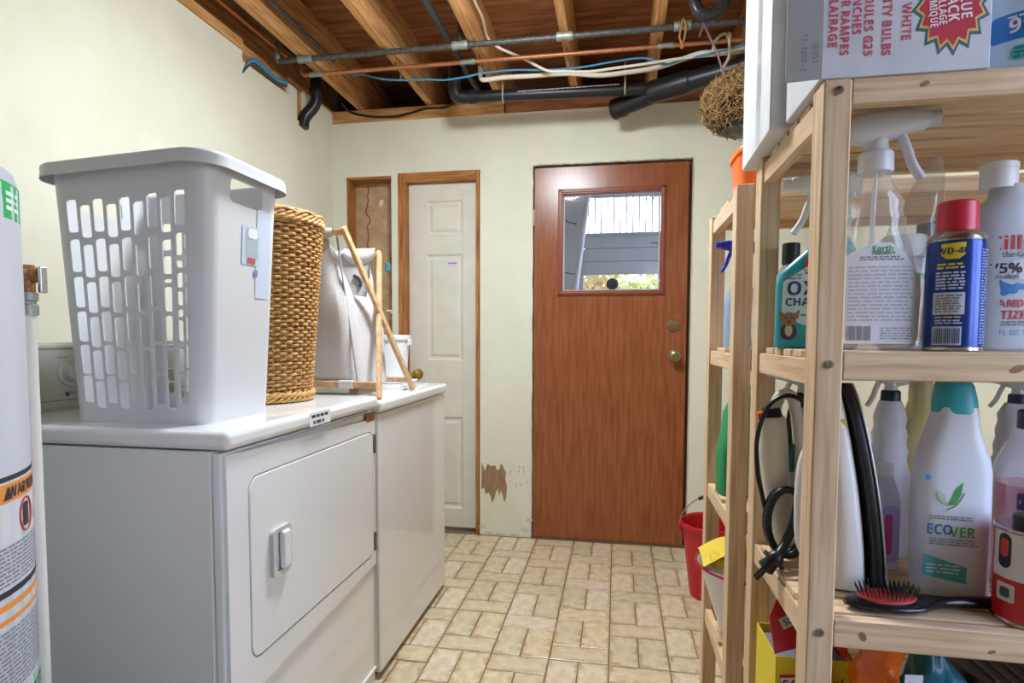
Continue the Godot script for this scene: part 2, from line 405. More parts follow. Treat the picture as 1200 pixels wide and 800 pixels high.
# ------------------------------------------------------------------ beyond the door glass: a covered porch
func build_outside() -> void:
	structure(tag(mk("porch_floor", B.new().span(Vector3(-3, -0.2, -9), Vector3(3.5, -0.06, BACK - 0.12), 0.01), W.concrete), "grey concrete porch floor outside the door", "porch"))
	structure(tag(mk("porch_roof", B.new().span(Vector3(-3, 2.86, -5.6), Vector3(3.5, 2.95, BACK - 0.13), 0.01), mat(c8(126, 128, 130), 0.8)), "grey porch roof outside the door", "roof"))
	structure(tag(mk("porch_side_wall", B.new().span(Vector3(-1.75, -0.06, -5.6), Vector3(-1.65, 2.86, BACK - 0.13), 0.01), mat(c8(150, 150, 148), 0.8)), "grey side wall of the porch", "wall"))
	var grey := mat(c8(150, 156, 162), 0.8)
	var beam := thing("porch_wall", "grey boarded porch wall with a barred opening beyond the door glass", "wall", Vector3(0, 0, -5.0))
	mk("header", B.new().span(Vector3(-1.6, 2.285, -0.03), Vector3(1.6, 2.80, 0.03), 0.006), grey, beam)
	for k in 3: mk("board", B.new().span(Vector3(-0.285, 1.645 + k * 0.11, -0.02), Vector3(1.6, 1.752 + k * 0.11, 0.02), 0.006), grey, beam)
	mk("ledge", B.new().span(Vector3(-0.285, 1.965, -0.05), Vector3(1.6, 1.985, 0.06), 0.006), grey, beam)
	for k in 3: mk("lower_board", B.new().span(Vector3(-0.285, -0.06 + k * 0.53, -0.02), Vector3(1.6, 0.465 + k * 0.53, 0.02), 0.006), grey, beam)
	for k in 6: mk("end_board", B.new().span(Vector3(-1.6 + k * 0.22, -0.06, -0.02), Vector3(-1.385 + k * 0.22, 2.285, 0.02), 0.006), mat(c8(150, 150, 150), 0.8), beam)
	for x in [0.34, 1.2]: mk("stud", B.new().span(Vector3(x, 1.52, -0.03), Vector3(x + 0.07, 1.65, 0.03), 0.005), grey, beam)
	for k in 15: mk("bar", B.new().span(Vector3(-0.255 + k * 0.052, 1.98, -0.008), Vector3(-0.243 + k * 0.052, 2.29, 0.008), 0.003), mat(c8(196, 198, 200), 0.7), beam)
	var br := thing("porch_prop", "thin pale slanted prop standing on the porch outside the glass", "pole", Vector3(0, 0, -4.2))
	mk("prop_shaft", B.new().tube([Vector3(-0.42, -0.06, 0), Vector3(-0.30, 1.45, 0), Vector3(-0.245, 1.90, 0), Vector3(-0.20, 2.25, 0)], 0.020, 8), mat(c8(206, 212, 226), 0.6), br)
	mk("prop_foot", B.new().rbox(Vector3(-0.42, -0.05, 0), Vector3(0.09, 0.02, 0.09), 0.006), mat(c8(170, 176, 186), 0.6), br)
	# shrubs seen through the gap under the half wall
	var rng := RandomNumberGenerator.new(); rng.seed = 4
	for s in 3:
		var sh := thing("garden_shrub", ["yellow-green garden shrub beyond the porch rail, by the post", "green garden shrub beyond the middle of the porch rail", "dark green garden shrub beyond the far end of the porch rail"][s], "shrub", Vector3(-0.28 + s * 0.46, 0, -6.0 - 0.75 * s), 0.0, "garden shrubs beyond the porch")
		var lf := B.new()
		for k in 420:
			var p := Vector3(clampf(rng.randfn() * 0.16, -0.26, 0.26), 1.62 + rng.randfn() * 0.13, clampf(rng.randfn() * 0.14, -0.3, 0.3))
			lf.tf = Transform3D(Basis.from_euler(Vector3(rng.randf() * 6, rng.randf() * 6, rng.randf() * 6)), p)
			lf.quad(Vector3(-0.035, 0, -0.02), Vector3(0.035, 0, -0.02), Vector3(0.045, 0.01, 0.02), Vector3(-0.02, 0.01, 0.02))
		mk("foliage", lf, mat([c8(206, 176, 96), c8(186, 186, 96), c8(128, 166, 74)][s], 0.8), sh).set_meta("kind", "stuff")
		mk("stem", B.new().tube([Vector3(0, -0.1, 0), Vector3(0.03, 1.62, 0)], [0.03, 0.012], 6), mat(c8(86, 66, 48), 0.9), sh)


# square opal ceiling lamp on a board between two joists, above the picture
func build_lamp() -> void:
	var l := thing("ceiling_lamp", "square glowing opal ceiling lamp on a board under the joists", "lamp", Vector3(-0.38, 2.381, -1.72))
	mk("lamp_base", B.new().rbox(Vector3(0, -0.012, 0), Vector3(0.36, 0.022, 0.36), 0.006, 2), W.white_plastic, l)
	var glow := StandardMaterial3D.new()
	glow.albedo_color = Color.WHITE; glow.emission_enabled = true; glow.emission = Color(0.945, 0.978, 1.0); glow.emission_energy_multiplier = 4.0
	mk("lamp_diffuser", B.new().rbox(Vector3(0, -0.052, 0), Vector3(0.34, 0.056, 0.34), 0.02, 4), glow, l)
	var ar := AreaLight3D.new()
	ar.name = "diffuser_light"
	ar.light_color = Color(0.945, 0.978, 1.0); ar.light_energy = LAMP; ar.area_size = Vector2(0.32, 0.32); ar.area_range = 12.0
	ar.shadow_enabled = true
	ar.position = Vector3(0, -0.084, 0); ar.rotation_degrees = Vector3(-90, 0, 0)
	l.add_child(ar)
	var om := OmniLight3D.new()
	om.name = "lamp_side_light"
	om.light_color = Color(0.945, 0.978, 1.0); om.light_energy = LAMP_SIDE; om.light_size = 0.12
	om.omni_range = 12.0; om.omni_attenuation = 2.0; om.shadow_enabled = true
	om.position = Vector3(0, -0.052, 0)
	l.add_child(om)


# ------------------------------------------------------------------ dryer and washer
func build_machines() -> void:
	var fx := -0.742           # front of both, facing the aisle
	var bx := -1.47
	# dryer
	var d := thing("clothes_dryer", "white front-loading clothes dryer with a wide square door and plain side", "dryer", Vector3(0, 0, 0))
	var z0 := -1.712
	var z1 := -1.0
	mk("body", B.new().span(Vector3(bx, 0.012, z0), Vector3(fx - 0.030, 0.893, z1), 0.004, 2), W.enamel_side, d)
	mk("side_panel", B.new().span(Vector3(bx + 0.004, 0.014, z1 - 0.010), Vector3(fx - 0.034, 0.888, z1 + 0.0015), 0.001), W.enamel_side, d)
	mk("front_panel", B.new().span(Vector3(fx - 0.031, 0.062, z0 + 0.001), Vector3(fx - 0.008, 0.890, z1 + 0.002), 0.007, 4), W.enamel, d)
	mk("kick_panel", B.new().span(Vector3(fx - 0.031, 0.014, z0 + 0.001), Vector3(fx - 0.006, 0.060, z1 + 0.002), 0.010, 4), W.enamel, d)
	mk("top", B.new().span(Vector3(bx, 0.896, z0 - 0.002), Vector3(fx + 0.012, 0.934, z1 + 0.008), 0.014, 5), W.enamel, d)
	# front plate with an opening, and the door set in it flush with a real gap all round
	var face := Transform3D(Basis(Vector3.UP, PI / 2), Vector3(fx, 0, 0))   # local x -> -z, local z -> +x
	var dw := 0.617
	var dh := 0.385
	var dc := Vector2(1.380, 0.632)
	var plate := B.new(); plate.tf = face
	var hole := rrect(dw + 0.008, dh + 0.008, 0.034, 6, dc)
	var lo := Vector2(-z1 + 0.002, 0.066)
	var hi := Vector2(-z0 - 0.005, 0.886)
	var rim := PackedVector2Array()
	for q in hole:      # matching points on the plate's outer edge
		var v := q - dc
		var k := minf((hi.x - dc.x if v.x > 0 else lo.x - dc.x) / v.x, (hi.y - dc.y if v.y > 0 else lo.y - dc.y) / v.y)
		rim.append(dc + v * k)
	for k in hole.size():
		var j := (k + 1) % hole.size()
		plate.quad(v3(rim[k], 0.0), v3(rim[j], 0.0), v3(hole[j], 0.0), v3(hole[k], 0.0))
		plate.quad(v3(hole[j], -0.009), v3(hole[k], -0.009), v3(hole[k], 0.0), v3(hole[j], 0.0))
	# the outer corners that the fan of quads cuts off, and the edges
	for cx in [lo.x, hi.x]:
		for cy in [lo.y, hi.y]:
			for k in hole.size():
				var j := (k + 1) % hole.size()
				if (rim[k].x == rim[j].x) or (rim[k].y == rim[j].y): continue
				if absf((rim[k] + rim[j]).x / 2 - cx) < 0.2 and absf((rim[k] + rim[j]).y / 2 - cy) < 0.2:
					plate.tri(v3(rim[k], 0.0), v3(Vector2(cx, cy), 0.0), v3(rim[j], 0.0))
	var cs := [lo, Vector2(hi.x, lo.y), hi, Vector2(lo.x, hi.y)]
	for k in 4: plate.quad(v3(cs[k], -0.012), v3(cs[(k + 1) % 4], -0.012), v3(cs[(k + 1) % 4], 0.0), v3(cs[k], 0.0))
	mk("front_plate", plate, W.enamel, d)
	var db := B.new(); db.tf = face
	db.prism(rrect(dw, dh, 0.030, 6, dc), -0.009, 0.0015, 0.0015)
	var door := mk("door", db, W.enamel, d)
	# moulded pull: a raised rim round a scoop
	var hb := B.new(); hb.tf = face * at(0, 0, -0.0095)
	var hc := Vector2(1.172, 0.640)
	var ringo := rrect(0.072, 0.108, 0.014, 5, hc)
	var ringi := rrect(0.050, 0.088, 0.010, 5, hc + Vector2(0.002, 0))
	for k in ringo.size():
		var j := (k + 1) % ringo.size()
		hb.quad(v3(ringo[k], 0.011), v3(ringo[j], 0.011), v3(ringo[j], 0.021), v3(ringo[k], 0.021))
		hb.quad(v3(ringo[k], 0.021), v3(ringo[j], 0.021), v3(ringi[j], 0.020), v3(ringi[k], 0.020))
		hb.quad(v3(ringi[k], 0.020), v3(ringi[j], 0.020), v3(ringi[j], 0.012), v3(ringi[k], 0.012))
	mk("handle", hb, W.grey_plastic, door)
	var gb := B.new(); gb.tf = face * at(0, 0, -0.0095)
	gb.rbox(Vector3(hc.x + 0.012, hc.y, 0.020), Vector3(0.030, 0.086, 0.014), 0.006, 3)
	mk("grip", gb, W.white_plastic, door)
	for y in [0.786, 0.478]:
		mk("hinge", B.new().span(Vector3(fx - 0.002, y - 0.030, -1.700), Vector3(fx + 0.008, y + 0.030, -1.692), 0.002), mat(c8(120, 122, 124), 0.4, 0.6), d)
	# badge and stuck-on note
	patch(rrect(0.060, 0.026, 0.002), mat(c8(150, 88, 44), 0.5), d, Transform3D(Basis(Vector3.UP, PI / 2), Vector3(fx + 0.0004, 0.872, -1.672)), 0.0, "brown_badge")
	var note := Transform3D(Basis(Vector3.UP, PI / 2), Vector3(fx + 0.0125, 0.915, -1.345))
	patch(rrect(0.105, 0.034, 0.002), mat(c8(236, 234, 236), 0.7), d, note, 0.0, "paper_note")
	fine_print(0.085, 0.009, 1, W.ink_dark, d, note * at(0, 0.007, 0.0006), 0.0, 14, 0.8)
	fine_print(0.058, 0.010, 1, mat(c8(90, 80, 84), 0.7), d, note * at(-0.006, -0.008, 0.0006), 0.0, 15, 0.8)
	# sloping console at the back
	console(d, z0, z1, bx, 0.934)
	for z in [z0 + 0.05, z1 - 0.05]:
		for x in [bx + 0.05, fx - 0.06]: mk("foot", B.new().lathe([Vector2(0.022, 0.0), Vector2(0.022, 0.010), Vector2(0.010, 0.012), Vector2(0.010, 0.016)], 12, Vector3(x, 0, z)), W.black_plastic, d)

	# washer
	var w := thing("washing_machine", "white top-loading washing machine standing beyond the dryer", "washer", Vector3.ZERO)
	var wz0 := -2.462
	var wz1 := -1.738
	mk("body", B.new().span(Vector3(bx, 0.022, wz0), Vector3(fx, 0.872, wz1), 0.010, 4), W.enamel, w)
	mk("top", B.new().span(Vector3(bx, 0.876, wz0 - 0.003), Vector3(fx + 0.012, 0.916, wz1 + 0.003), 0.014, 5), W.enamel, w)
	mk("lid", B.new().span(Vector3(bx + 0.16, 0.914, wz0 + 0.07), Vector3(fx - 0.05, 0.922, wz1 - 0.07), 0.004, 3), W.enamel, w)
	mk("lid_spacer", B.new().span(Vector3(bx + 0.02, 0.8715, wz0 + 0.02), Vector3(fx - 0.016, 0.8765, wz1 - 0.02), 0.001), W.enamel, w)
	console(w, wz0, wz1, bx, 0.916)
	for z in [wz0 + 0.05, wz1 - 0.05]:
		for x in [bx + 0.05, fx - 0.05]: mk("foot", B.new().lathe([Vector2(0.024, 0.0), Vector2(0.024, 0.012), Vector2(0.010, 0.014), Vector2(0.010, 0.024)], 12, Vector3(x, 0, z)), W.black_plastic, w)


func console(parent: Node3D, z0: float, z1: float, bx: float, y: float) -> void:
	var poly := PackedVector2Array([Vector2(0, 0), Vector2(0.115, 0.0), Vector2(0.118, 0.010), Vector2(0.075, 0.158), Vector2(0.060, 0.166), Vector2(0.0, 0.166)])
	var b := B.new()
	# profile in x-y, pushed along z
	b.tf = Transform3D(Basis(), Vector3(bx, y, 0))
	b.prism(poly, z0 + 0.004, z1 - 0.004)
	var c := mk("console", b, W.grey_plastic, parent)
	var lean := atan2(0.043, 0.148)
	var face := Transform3D(Basis(Vector3.UP, PI / 2) * Basis(Vector3.RIGHT, -lean), Vector3(bx + 0.0975, y + 0.080, 0))
	# trim line under the top edge, printed lines, knob
	patch(PackedVector2Array([Vector2(-z1 + 0.02, -0.058), Vector2(-z0 - 0.02, -0.058), Vector2(-z0 - 0.02, -0.060), Vector2(-z1 + 0.02, -0.060)]), mat(c8(112, 120, 126), 0.5), c, face, 0.0, "print_line", 0.0006)
	patch(PackedVector2Array([Vector2(-z1 + 0.01, 0.070), Vector2(-z0 - 0.01, 0.070), Vector2(-z0 - 0.01, 0.0755), Vector2(-z1 + 0.01, 0.0755)]), mat(c8(150, 148, 120), 0.5), c, face, 0.0, "trim_strip", 0.0008)
	var zk := z1 - 0.258
	var kb := B.new()
	kb.tf = face * Transform3D(Basis(Vector3.RIGHT, PI / 2), Vector3(-zk, 0.004, 0))
	kb.lathe([Vector2(0.030, 0), Vector2(0.029, 0.004), Vector2(0.020, 0.006), Vector2(0.018, 0.022), Vector2(0.015, 0.024)], 24)
	mk("dial", kb, mat(c8(206, 208, 206), 0.4), c)
	lettering("MAYTAG", 0.008, W.ink_grey, c, face * at(-zk + 0.014, -0.043, 0.0009), 0.0, 1.25)
	patch(PackedVector2Array([Vector2(0, 0.0), Vector2(0.010, 0.0), Vector2(0.010, 0.010), Vector2(0, 0.010)]), mat(c8(36, 74, 96), 0.5), c, face * at(-zk - 0.022, -0.050, 0.0), 0.0, "maker_mark", 0.0009)
	fine_print(0.07, 0.008, 2, W.ink_grey, c, face * at(-zk + 0.10, -0.043, 0.0009), 0.0, 3)
	fine_print(0.03, 0.004, 1, W.ink_grey, c, face * at(-zk, 0.050, 0.0009), 0.0, 6)


# ------------------------------------------------------------------ what stands on the machines
func build_laundry() -> void:
	laundry_basket()
	wicker_hamper()
	folding_hamper()
	# small white pail behind the folding hamper
	var p := thing("white_pail", "small white plastic pail with a rim behind the folding hamper", "pail", Vector3(-0.94, 0.9225, -2.345))
	mk("body", B.new().lathe([Vector2(0.055, 0.0), Vector2(0.060, 0.004), Vector2(0.074, 0.182), Vector2(0.081, 0.184), Vector2(0.082, 0.200), Vector2(0.076, 0.203), Vector2(0.071, 0.196), Vector2(0.058, 0.010)], 32), W.white_plastic, p)
	mk("lug", B.new().rbox(Vector3(0.079, 0.172, 0.0), Vector3(0.014, 0.026, 0.030), 0.004, 2), W.white_plastic, p)
	var soap := thing("soap_box", "flat white plastic soap box lying on the washer lid", "box", Vector3(-0.815, 0.9225, -2.215), 0.15)
	mk("base", B.new().rbox(Vector3(0, 0.010, 0), Vector3(0.05, 0.020, 0.09), 0.006, 3), W.white_plastic, soap)
	mk("lid", B.new().rbox(Vector3(0, 0.0225, 0), Vector3(0.054, 0.005, 0.094), 0.002, 2), mat(c8(238, 239, 241), 0.3), soap)


func laundry_basket() -> void:
	var o := thing("laundry_basket", "tall white plastic laundry basket with rows of slots on the dryer", "basket", Vector3(-0.992, 0.934, -1.178))
	var pl := mat(c8(214, 216, 219), 0.36)
	var hgt := 0.528
	# half sizes at the foot and at the rim
	var f := func(v: float) -> Vector3: return Vector3(lerpf(0.160, 0.190, v), v * hgt, lerpf(0.114, 0.134, v))
	var rad := func(v: float) -> float: return lerpf(0.030, 0.042, v)
	var raise := func(p: Vector3, v: float) -> float: return 0.014 * smoothstep(-0.02, 0.13, p.x) * v * v
	# a point of the wall: side 0 front (+z), 1 right (+x), 2 back, 3 left; u from -1 to 1 along the flat part
	var wall := func(side: int, u: float, v: float, inset: float) -> Vector3:
		var h: Vector3 = f.call(v)
		var r: float = rad.call(v)
		var p: Vector3
		match side:
			0: p = Vector3(u * (h.x - r), h.y, h.z - inset)
			1: p = Vector3(h.x - inset, h.y, -u * (h.z - r))
			2: p = Vector3(-u * (h.x - r), h.y, -h.z + inset)
			_: p = Vector3(-h.x + inset, h.y, u * (h.z - r))
		p.y += raise.call(p, v)
		return p
	var b := B.new()
	var th := 0.0028
	for side in 4:
		var holes := []   # [u0, u1, v0, v1]
		if side % 2 == 0:
			for c in 9:
				for r in 6:
					var u := -0.98 + 1.96 * (c + 0.5) / 9.0 + (0.0)
					var dn := -0.022 if c % 2 == 1 else 0.0
					holes.append([c, u - 0.080, u + 0.080, [0.078, 0.194, 0.324, 0.460, 0.600, 0.754][r] + dn, [0.188, 0.311, 0.444, 0.581, 0.727, 0.880][r] + dn])
		else:
			holes.append([0, -0.62, 0.62, 0.865, 0.955])
		var nc := 9 if side % 2 == 0 else 1
		for c in nc:
			var ua := -0.98 + 1.96 * c / nc if nc > 1 else -1.0
			var ub := -0.98 + 1.96 * (c + 1) / nc if nc > 1 else 1.0
			if nc > 1 and c == 0: ua = -1.0
			if nc > 1 and c == nc - 1: ub = 1.0
			var mine := holes.filter(func(q): return q[0] == c)
			for layer in 2:
				var ins := 0.0 if layer == 0 else th
				var put := func(u0, u1, v0, v1):
					var q := [wall.call(side, u0, v0, ins), wall.call(side, u1, v0, ins), wall.call(side, u1, v1, ins), wall.call(side, u0, v1, ins)]
					if layer == 0: b.quad(q[0], q[1], q[2], q[3])
					else: b.quad(q[1], q[0], q[3], q[2])
				var vv := 0.0
				for q in mine:
					# solid strip below the hole, split so that it follows the rim's rise
					put.call(ua, ub, vv, q[3])
					put.call(ua, q[1], q[3], q[4]); put.call(q[2], ub, q[3], q[4])
					# rounded corners of the hole
					var ru: float = 0.030 if nc > 1 else 0.10
					var rv: float = 0.012 if nc > 1 else 0.028
					for sx in [-1, 1]:
						for sy in [-1, 1]:
							var cu: float = q[1] if sx < 0 else q[2]
							var cv: float = q[3] if sy < 0 else q[4]
							var fan := []
							for k in 5:
								var a := PI / 2 * k / 4.0
								fan.append(wall.call(side, cu - sx * ru * (1 - cos(a)), cv - sy * rv * (1 - sin(a)), ins))
							var corner: Vector3 = wall.call(side, cu, cv, ins)
							for k in 4:
								if (sx * sy > 0) == (layer == 0): b.tri(corner, fan[k + 1], fan[k])
								else: b.tri(corner, fan[k], fan[k + 1])
					vv = q[4]
				var steps := 1 if nc > 1 else 3
				for k in steps: put.call(ua, ub, lerpf(vv, 1.0, float(k) / steps), lerpf(vv, 1.0, float(k + 1) / steps))
			for q in mine:  # the thickness seen in each hole
				var cs := [[q[1], q[3]], [q[2], q[3]], [q[2], q[4]], [q[1], q[4]]]
				for k in 4:
					var a: Array = cs[k]
					var e: Array = cs[(k + 1) % 4]
					b.quad(wall.call(side, a[0], a[1], 0.0), wall.call(side, a[0], a[1], th), wall.call(side, e[0], e[1], th), wall.call(side, e[0], e[1], 0.0))
	# rounded corners
	for k in 4:
		var sx: float = [1, 1, -1, -1][k]
		var sz: float = [1, -1, -1, 1][k]
		for ins in [0.0, th]:
			var rings := []
			for i in 9:
				var v := i / 8.0
				var h: Vector3 = f.call(v)
				var r: float = rad.call(v)
				var ring := PackedVector3Array()
				for j in 9:
					var a := PI / 2 * j / 8.0
					var dx := cos(a) if sx * sz < 0 else sin(a)
					var dz := sin(a) if sx * sz < 0 else cos(a)
					var p := Vector3(sx * (h.x - r + (r - ins) * dx), h.y, sz * (h.z - r + (r - ins) * dz))
					p.y += raise.call(p, v)
					ring.append(p)
				rings.append(ring)
			b.loft(rings, false, false, false)
	mk("wall", b, pl, o)
	# bottom, with a rounded lower edge
	var bt := B.new()
	bt.tf = Transform3D(Basis(Vector3.RIGHT, -PI / 2), Vector3.ZERO)
	bt.prism(rrect(0.318, 0.226, 0.028, 6), 0.0, 0.004)
	mk("bottom", bt, pl, o)
	# rolled rim
	var rim := B.new()
	var outer := []
	for i in 12:
		var a := -0.35 + PI * 1.35 * i / 11.0
		var ring := PackedVector3Array()
		var h: Vector3 = f.call(1.0)
		var out := 0.001 + 0.010 * (1 - cos(a) * 1.0) if false else 0.012 - 0.012 * cos(a) + (0.004 if i == 11 else 0.0)
		var up := 0.011 * sin(a) - (0.012 if i >= 11 else 0.0)
		var r := 0.042 + out
		for k in 4:
			var sx: float = [1, -1, -1, 1][k]
			var sz: float = [-1, -1, 1, 1][k]
			for j in 9:
				var t := PI / 2 * (k + j / 8.0)
				var p := Vector3(sx * (h.x + out - r) + r * cos(t), hgt + up, sz * (h.z + out - r) - r * sin(t))
				p.y += raise.call(p, 1.0)
				ring.append(p)
		outer.append(ring)
	outer.reverse()
	rim.loft(outer, false, false)
	mk("rim", rim, pl, o)
	# stickers on the end that faces the aisle
	var lean := atan2(0.030, hgt)
	var side_face := Transform3D(Basis(Vector3.UP, PI / 2) * Basis(Vector3.RIGHT, lean), Vector3(0.1830, 0.40, 0.0))
	patch(rrect(0.070, 0.085, 0.003), mat(c8(196, 208, 228), 0.4), o, side_face * at(0.020, -0.015, 0.0004), 0.0, "product_sticker")
	patch(rrect(0.044, 0.062, 0.003), mat(c8(170, 182, 190), 0.4), o, side_face * at(0.020, -0.010, 0.0009), 0.0, "sticker_picture")
	patch(rrect(0.036, 0.022, 0.010), mat(c8(232, 234, 238), 0.4), o, side_face * at(0.022, 0.012, 0.0014), 0.0, "sticker_oval")
	patch(rrect(0.030, 0.012, 0.002), mat(c8(196, 84, 84), 0.4), o, side_face * at(0.018, -0.048, 0.0014), 0.0, "sticker_red_field")
	patch(rrect(0.050, 0.20, 0.004), mat(c8(206, 216, 236), 0.25), o, side_face * at(0.062, -0.03, 0.0002), 0.0, "clear_film")
	patch(rrect(0.014, 0.016, 0.001), mat(c8(110, 140, 180), 0.4), o, side_face * at(0.036, -0.074, 0.0010), 0.0, "bar_code")


func wicker_hamper() -> void:
	var o := thing("wicker_hamper", "round tapered honey-brown wicker hamper with a lid on the dryer", "hamper", Vector3(-1.0, 0.934, -1.525))
	var tone := []
	for k in 3: tone.append(grain(noise_tex(91 + k, 0.03, [[0.0, [c8(150, 104, 54), c8(164, 118, 64), c8(138, 94, 48)][k]], [0.5, [c8(196, 150, 92), c8(208, 164, 104), c8(184, 138, 82)][k]], [1.0, c8(222, 184, 128)]], 256, 3), Vector3(7, 7, 7), 0.5))
	var hgt := 0.50
	var r0 := 0.125
	var r1 := 0.163
	var ribs := 50
	var rows := 50
	var rng := RandomNumberGenerator.new(); rng.seed = 8
	mk("stakes", func_stakes(ribs, r0, r1, hgt), tone[2], o)
	for part in 3:
		var b := B.new()
		for r in range(part, rows, 3):
			var y := 0.012 + (hgt - 0.024) * r / (rows - 1) + rng.randf_range(-0.0008, 0.0008)
			var rr := lerpf(r0, r1, y / hgt)
			var path := []
			var n := ribs * 4
			for j in n + 1:
				var a := TAU * j / n
				var w := cos(a * ribs / 2.0 + PI * (r % 2)) * 0.0042
				path.append(Vector3(cos(a) * (rr + w), y + 0.0016 * sin(a * 5 + r), -sin(a) * (rr + w)))
			b.tube(path, 0.0039, 5, false, 1.15)
		mk("weave", b, tone[part], o)
	# braided foot and rim
	for q in [[0.006, r0 + 0.006, 0.008], [0.020, r0 + 0.008, 0.006], [hgt - 0.004, r1 + 0.004, 0.008], [hgt + 0.008, r1 + 0.001, 0.007]]:
		var b := B.new()
		for s in 2:
			var path := []
			for j in 181:
				var a := TAU * j / 180
				var w := a * 22 + PI * s
				path.append(Vector3(cos(a) * (q[1] + 0.004 * cos(w)), q[0] + q[2] * 0.5 + 0.004 * sin(w), -sin(a) * (q[1] + 0.004 * cos(w))))
			b.tube(path, 0.0048, 6, false)
		mk("braid", b, tone[1], o)
	# domed lid
	var lid := Node3D.new(); lid.name = "lid"; o.add_child(lid)
	for part in 2:
		var b := B.new()
		for r in range(part, 20, 2):
			var e := r / 19.0
			var rr := lerpf(0.012, r1 + 0.004, e)
			var y := hgt + 0.020 + 0.022 * (1 - e * e)
			var path := []
			var n := 120
			for j in n + 1:
				var a := TAU * j / n
				path.append(Vector3(cos(a) * rr, y + cos(a * 15 + PI * r) * 0.0035, -sin(a) * rr))
			b.tube(path, 0.0046, 5, false)
		mk("lid_weave", b, tone[part], lid)
	mk("lid_core", B.new().lathe([Vector2(r1 - 0.004, hgt + 0.012), Vector2(r1 - 0.002, hgt + 0.018), Vector2(0.08, hgt + 0.033), Vector2(0.0, hgt + 0.040)], 32), tone[2], lid)


func func_stakes(ribs: int, r0: float, r1: float, hgt: float) -> B:
	var b := B.new()
	for k in ribs:
		var a := TAU * (k + 0.5) / ribs * 1.0
		b.tube([Vector3(cos(a) * r0, 0.004, -sin(a) * r0), Vector3(cos(a) * r1, hgt, -sin(a) * r1)], 0.0030, 5)
	b.lathe([Vector2(r0 - 0.010, 0.006), Vector2(r1 - 0.010, hgt)], 40, Vector3.ZERO, 1, 1, true, false)
	return b


